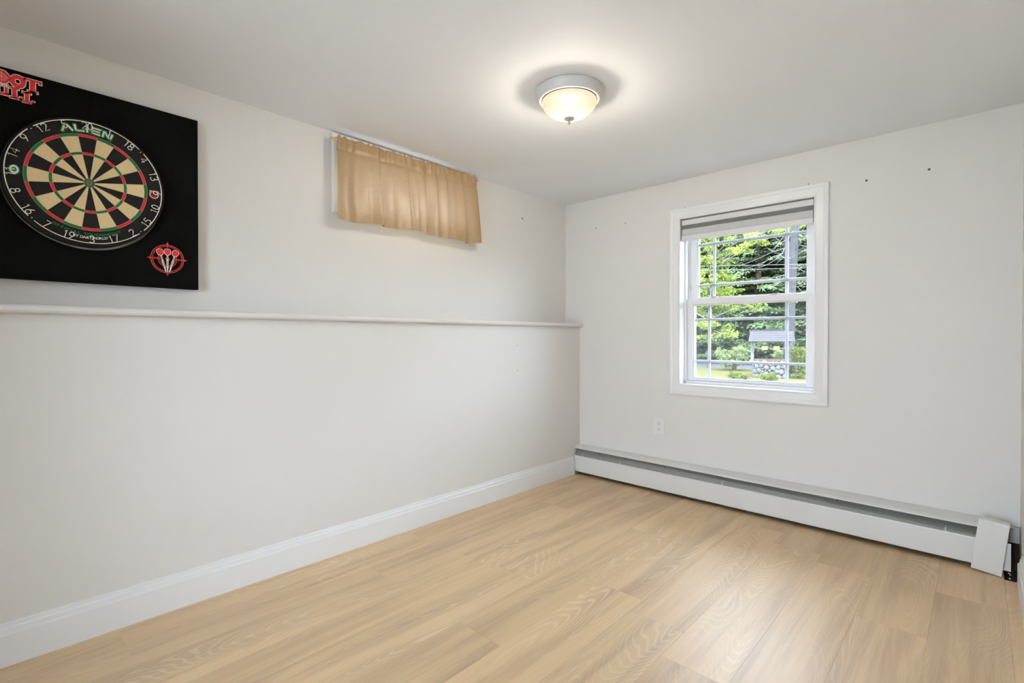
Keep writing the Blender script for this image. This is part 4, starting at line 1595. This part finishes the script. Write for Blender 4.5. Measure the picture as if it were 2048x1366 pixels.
tubes('trunk', [([Vector((0, 0, 0)), (trunk_top - base) * 0.3 + Vector((0.06, 0, 0)), (trunk_top - base) * 0.6, trunk_top - base], [0.085, 0.075, 0.06, 0.03])], M['deadwood'], tree, 10)
tubes('branches', lines, M['deadwood'], tree, 6)

# --- bare pale tree on the right
DY = 23.6 - 3.0
db = at_y(1579, 740, DY)
dead = empty('bare_tree', (db.x, db.y, G))
tag(dead, 'bare pale grey tree with long dead branches at the right', 'tree')
o0 = Vector((db.x, db.y, G))


def dp(px, py, dy=0.0):
    return at_y(px, py, DY + dy) - o0


tubes('trunk', [([Vector((0, 0, 0)), dp(1578, 690), dp(1581, 600), dp(1587, 500), dp(1592, 440), dp(1598, 330)], [0.24, 0.21, 0.19, 0.17, 0.15, 0.09])], M['palebark'], dead, 14)
tubes('side_trunk', [([dp(1573, 700, 0.8), dp(1572, 560, 0.8), dp(1570, 480, 0.7), dp(1572, 400, 0.6)], [0.07, 0.06, 0.05, 0.03])], M['palebark'], dead, 8)
br = [
    [(1586, 488), (1569, 497), (1548, 503), (1519, 516), (1490, 528), (1478, 530)],
    [(1584, 480), (1568, 498), (1565, 507), (1545, 514), (1531, 523), (1513, 530), (1489, 539), (1480, 541)],
    [(1566, 505), (1560, 511), (1549, 521), (1533, 530), (1522, 534)],
    [(1586, 505), (1569, 515), (1558, 522), (1552, 529)],
    [(1588, 470), (1567, 483), (1558, 487), (1549, 498)],
    [(1588, 462), (1568, 472), (1560, 482), (1556, 488), (1550, 496)],
    [(1582, 545), (1567, 551), (1549, 555), (1526, 559), (1508, 563)],
    [(1581, 556), (1562, 564), (1546, 573), (1536, 577)],
    [(1562, 511), (1570, 517), (1574, 520)],
    [(1588, 520), (1596, 516), (1608, 513), (1620, 512)],
    [(1586, 530), (1598, 537), (1607, 543), (1618, 545)],
    [(1590, 500), (1599, 490), (1603, 478), (1602, 468), (1606, 458)],
    [(1589, 510), (1597, 500), (1604, 497), (1612, 488)],
    [(1592, 462), (1598, 470), (1606, 474), (1614, 473)],
    [(1584, 575), (1594, 573), (1610, 573)],
    [(1512, 476), (1506, 470), (1500, 474)],
    [(1588, 452), (1560, 458), (1530, 464), (1505, 473)],
]
lines = []
for k, b_ in enumerate(br):
    pts = [dp(x, y, 0.25 * math.sin(k * 2.1 + i * 0.7) - 0.15 * i) for i, (x, y) in enumerate(b_)]
    nn = len(pts)
    lines.append((pts, [0.015 - 0.010 * i / (nn - 1) for i in range(nn)]))
    for rep in range(3):
        i = 1 + int(NR.random() * (nn - 2))
        p0 = pts[i]
        sg_ = -1 if b_[-1][0] < b_[0][0] else 1
        p1 = p0 + Vector((sg_ * (0.12 + 0.2 * NR.random()), NR.normal() * 0.15, NR.normal() * 0.13))
        p2 = p1 + Vector((sg_ * 0.15, NR.normal() * 0.1, NR.normal() * 0.12))
        lines.append(([p0, p1, p2], [0.010, 0.007, 0.003]))
tubes('branches', lines, M['deadwood'], dead, 5)

# --- utility wires
for py0, py1, lab in ((532.5, 528.5, 'upper of two thin utility wires crossing the trees'), (541.5, 536.0, 'lower of two thin utility wires crossing the trees')):
    a, b = at_y(1395, py0, 20.0), at_y(1610, py1, 20.0)
    d = (b - a)
    pts = [a + d * t for t in np.linspace(-4, 5, 19)]
    pts = [Vector((p.x, p.y, p.z + 0.0022 * (i - 9) ** 2)) for i, p in enumerate(pts)]
    w_ = tubes('utility_wire', [(pts, 0.007)], M['wireline'], None, 6)
    tag(w_, lab, 'wire', 'utility wires')


# --- conifers of the forest edge
def conifer_meshes(seed, height, rad):
    rg = np.random.default_rng(seed)
    cen, dirs = [], []
    z = 0.6
    while z < height - 0.3:
        t = z / height
        L = rad * (1 - t) ** 0.8 + 0.25
        nb = 8 + int(5 * (1 - t))
        for k in range(nb):
            a = rg.random() * 2 * math.pi
            ln = L * (0.65 + 0.5 * rg.random())
            dr = 0.12 + 0.22 * rg.random()
            m = int(30 + 58 * ln)
            s = rg.random(m) ** 0.7
            side = rg.normal(size=m) * 0.17 * (0.3 + s) * ln * 0.5
            x = s * ln * math.cos(a) - side * math.sin(a)
            y = s * ln * math.sin(a) + side * math.cos(a)
            zz = z + 0.25 * s * ln * 0.3 - dr * (s * ln) ** 1.5 * 0.55 - np.abs(side) * 0.25 + rg.normal(size=m) * 0.04
            cen.append(np.stack([x, y, zz], 1))
            dirs.append(np.stack([math.cos(a) - 0.8 * np.sign(side) * math.sin(a), math.sin(a) + 0.8 * np.sign(side) * math.cos(a), np.full(m, -0.45)], 1))
        z += 0.30 + 0.25 * rg.random()
    return leaf_mesh('conifer_foliage', np.concatenate(cen), 0.23, 0.075, np.concatenate(dirs), 0.5)


cm = [(conifer_meshes(s_, h_, r_c), h_) for s_, h_, r_c in ((1, 15.0, 2.7), (2, 17.5, 3.0), (3, 13.0, 2.6))]
for me, _ in cm:
    me.materials.append(M['leaf_conifer'])
ctr = []
for me, h_ in cm:
    v, f = tube_data([(0, 0, 0), (0.05, 0, h_ * 0.5), (0, 0, h_)], [0.22, 0.14, 0.02], 8)
    tm = bpy.data.meshes.new('trunk')
    tm.from_pydata([tuple(p) for p in v], [], f)
    tm.materials.append(M['bark'])
    ctr.append(tm)
frng = random.Random(21)
for ri, (yy, sp) in enumerate(((28.5, 2.9), (31.5, 2.5), (35.0, 2.5), (39.0, 2.7), (44.0, 3.0))):
    xc = 1.4 - 0.317 * yy
    x = xc - 15 + ri * 0.9
    while x < xc + 15:
        k = frng.randrange(3)
        e = empty('forest_conifer', (x + frng.uniform(-0.6, 0.6), yy + frng.uniform(-0.8, 0.8), G + max(0, (yy - ROAD1) * 0.0439) - 0.05), (0, 0, frng.random() * 6.28))
        s_ = 0.85 + 0.35 * frng.random() + ri * 0.05
        e.scale = (s_, s_, s_)
        tag(e, 'dark green conifer in the dense forest across the road', 'tree', 'conifers of the forest across the road')
        o = link('foliage', cm[k][0], None, e)
        o['kind'] = 'stuff'
        link('trunk', ctr[k], None, e)
        x += sp * frng.uniform(0.8, 1.2)
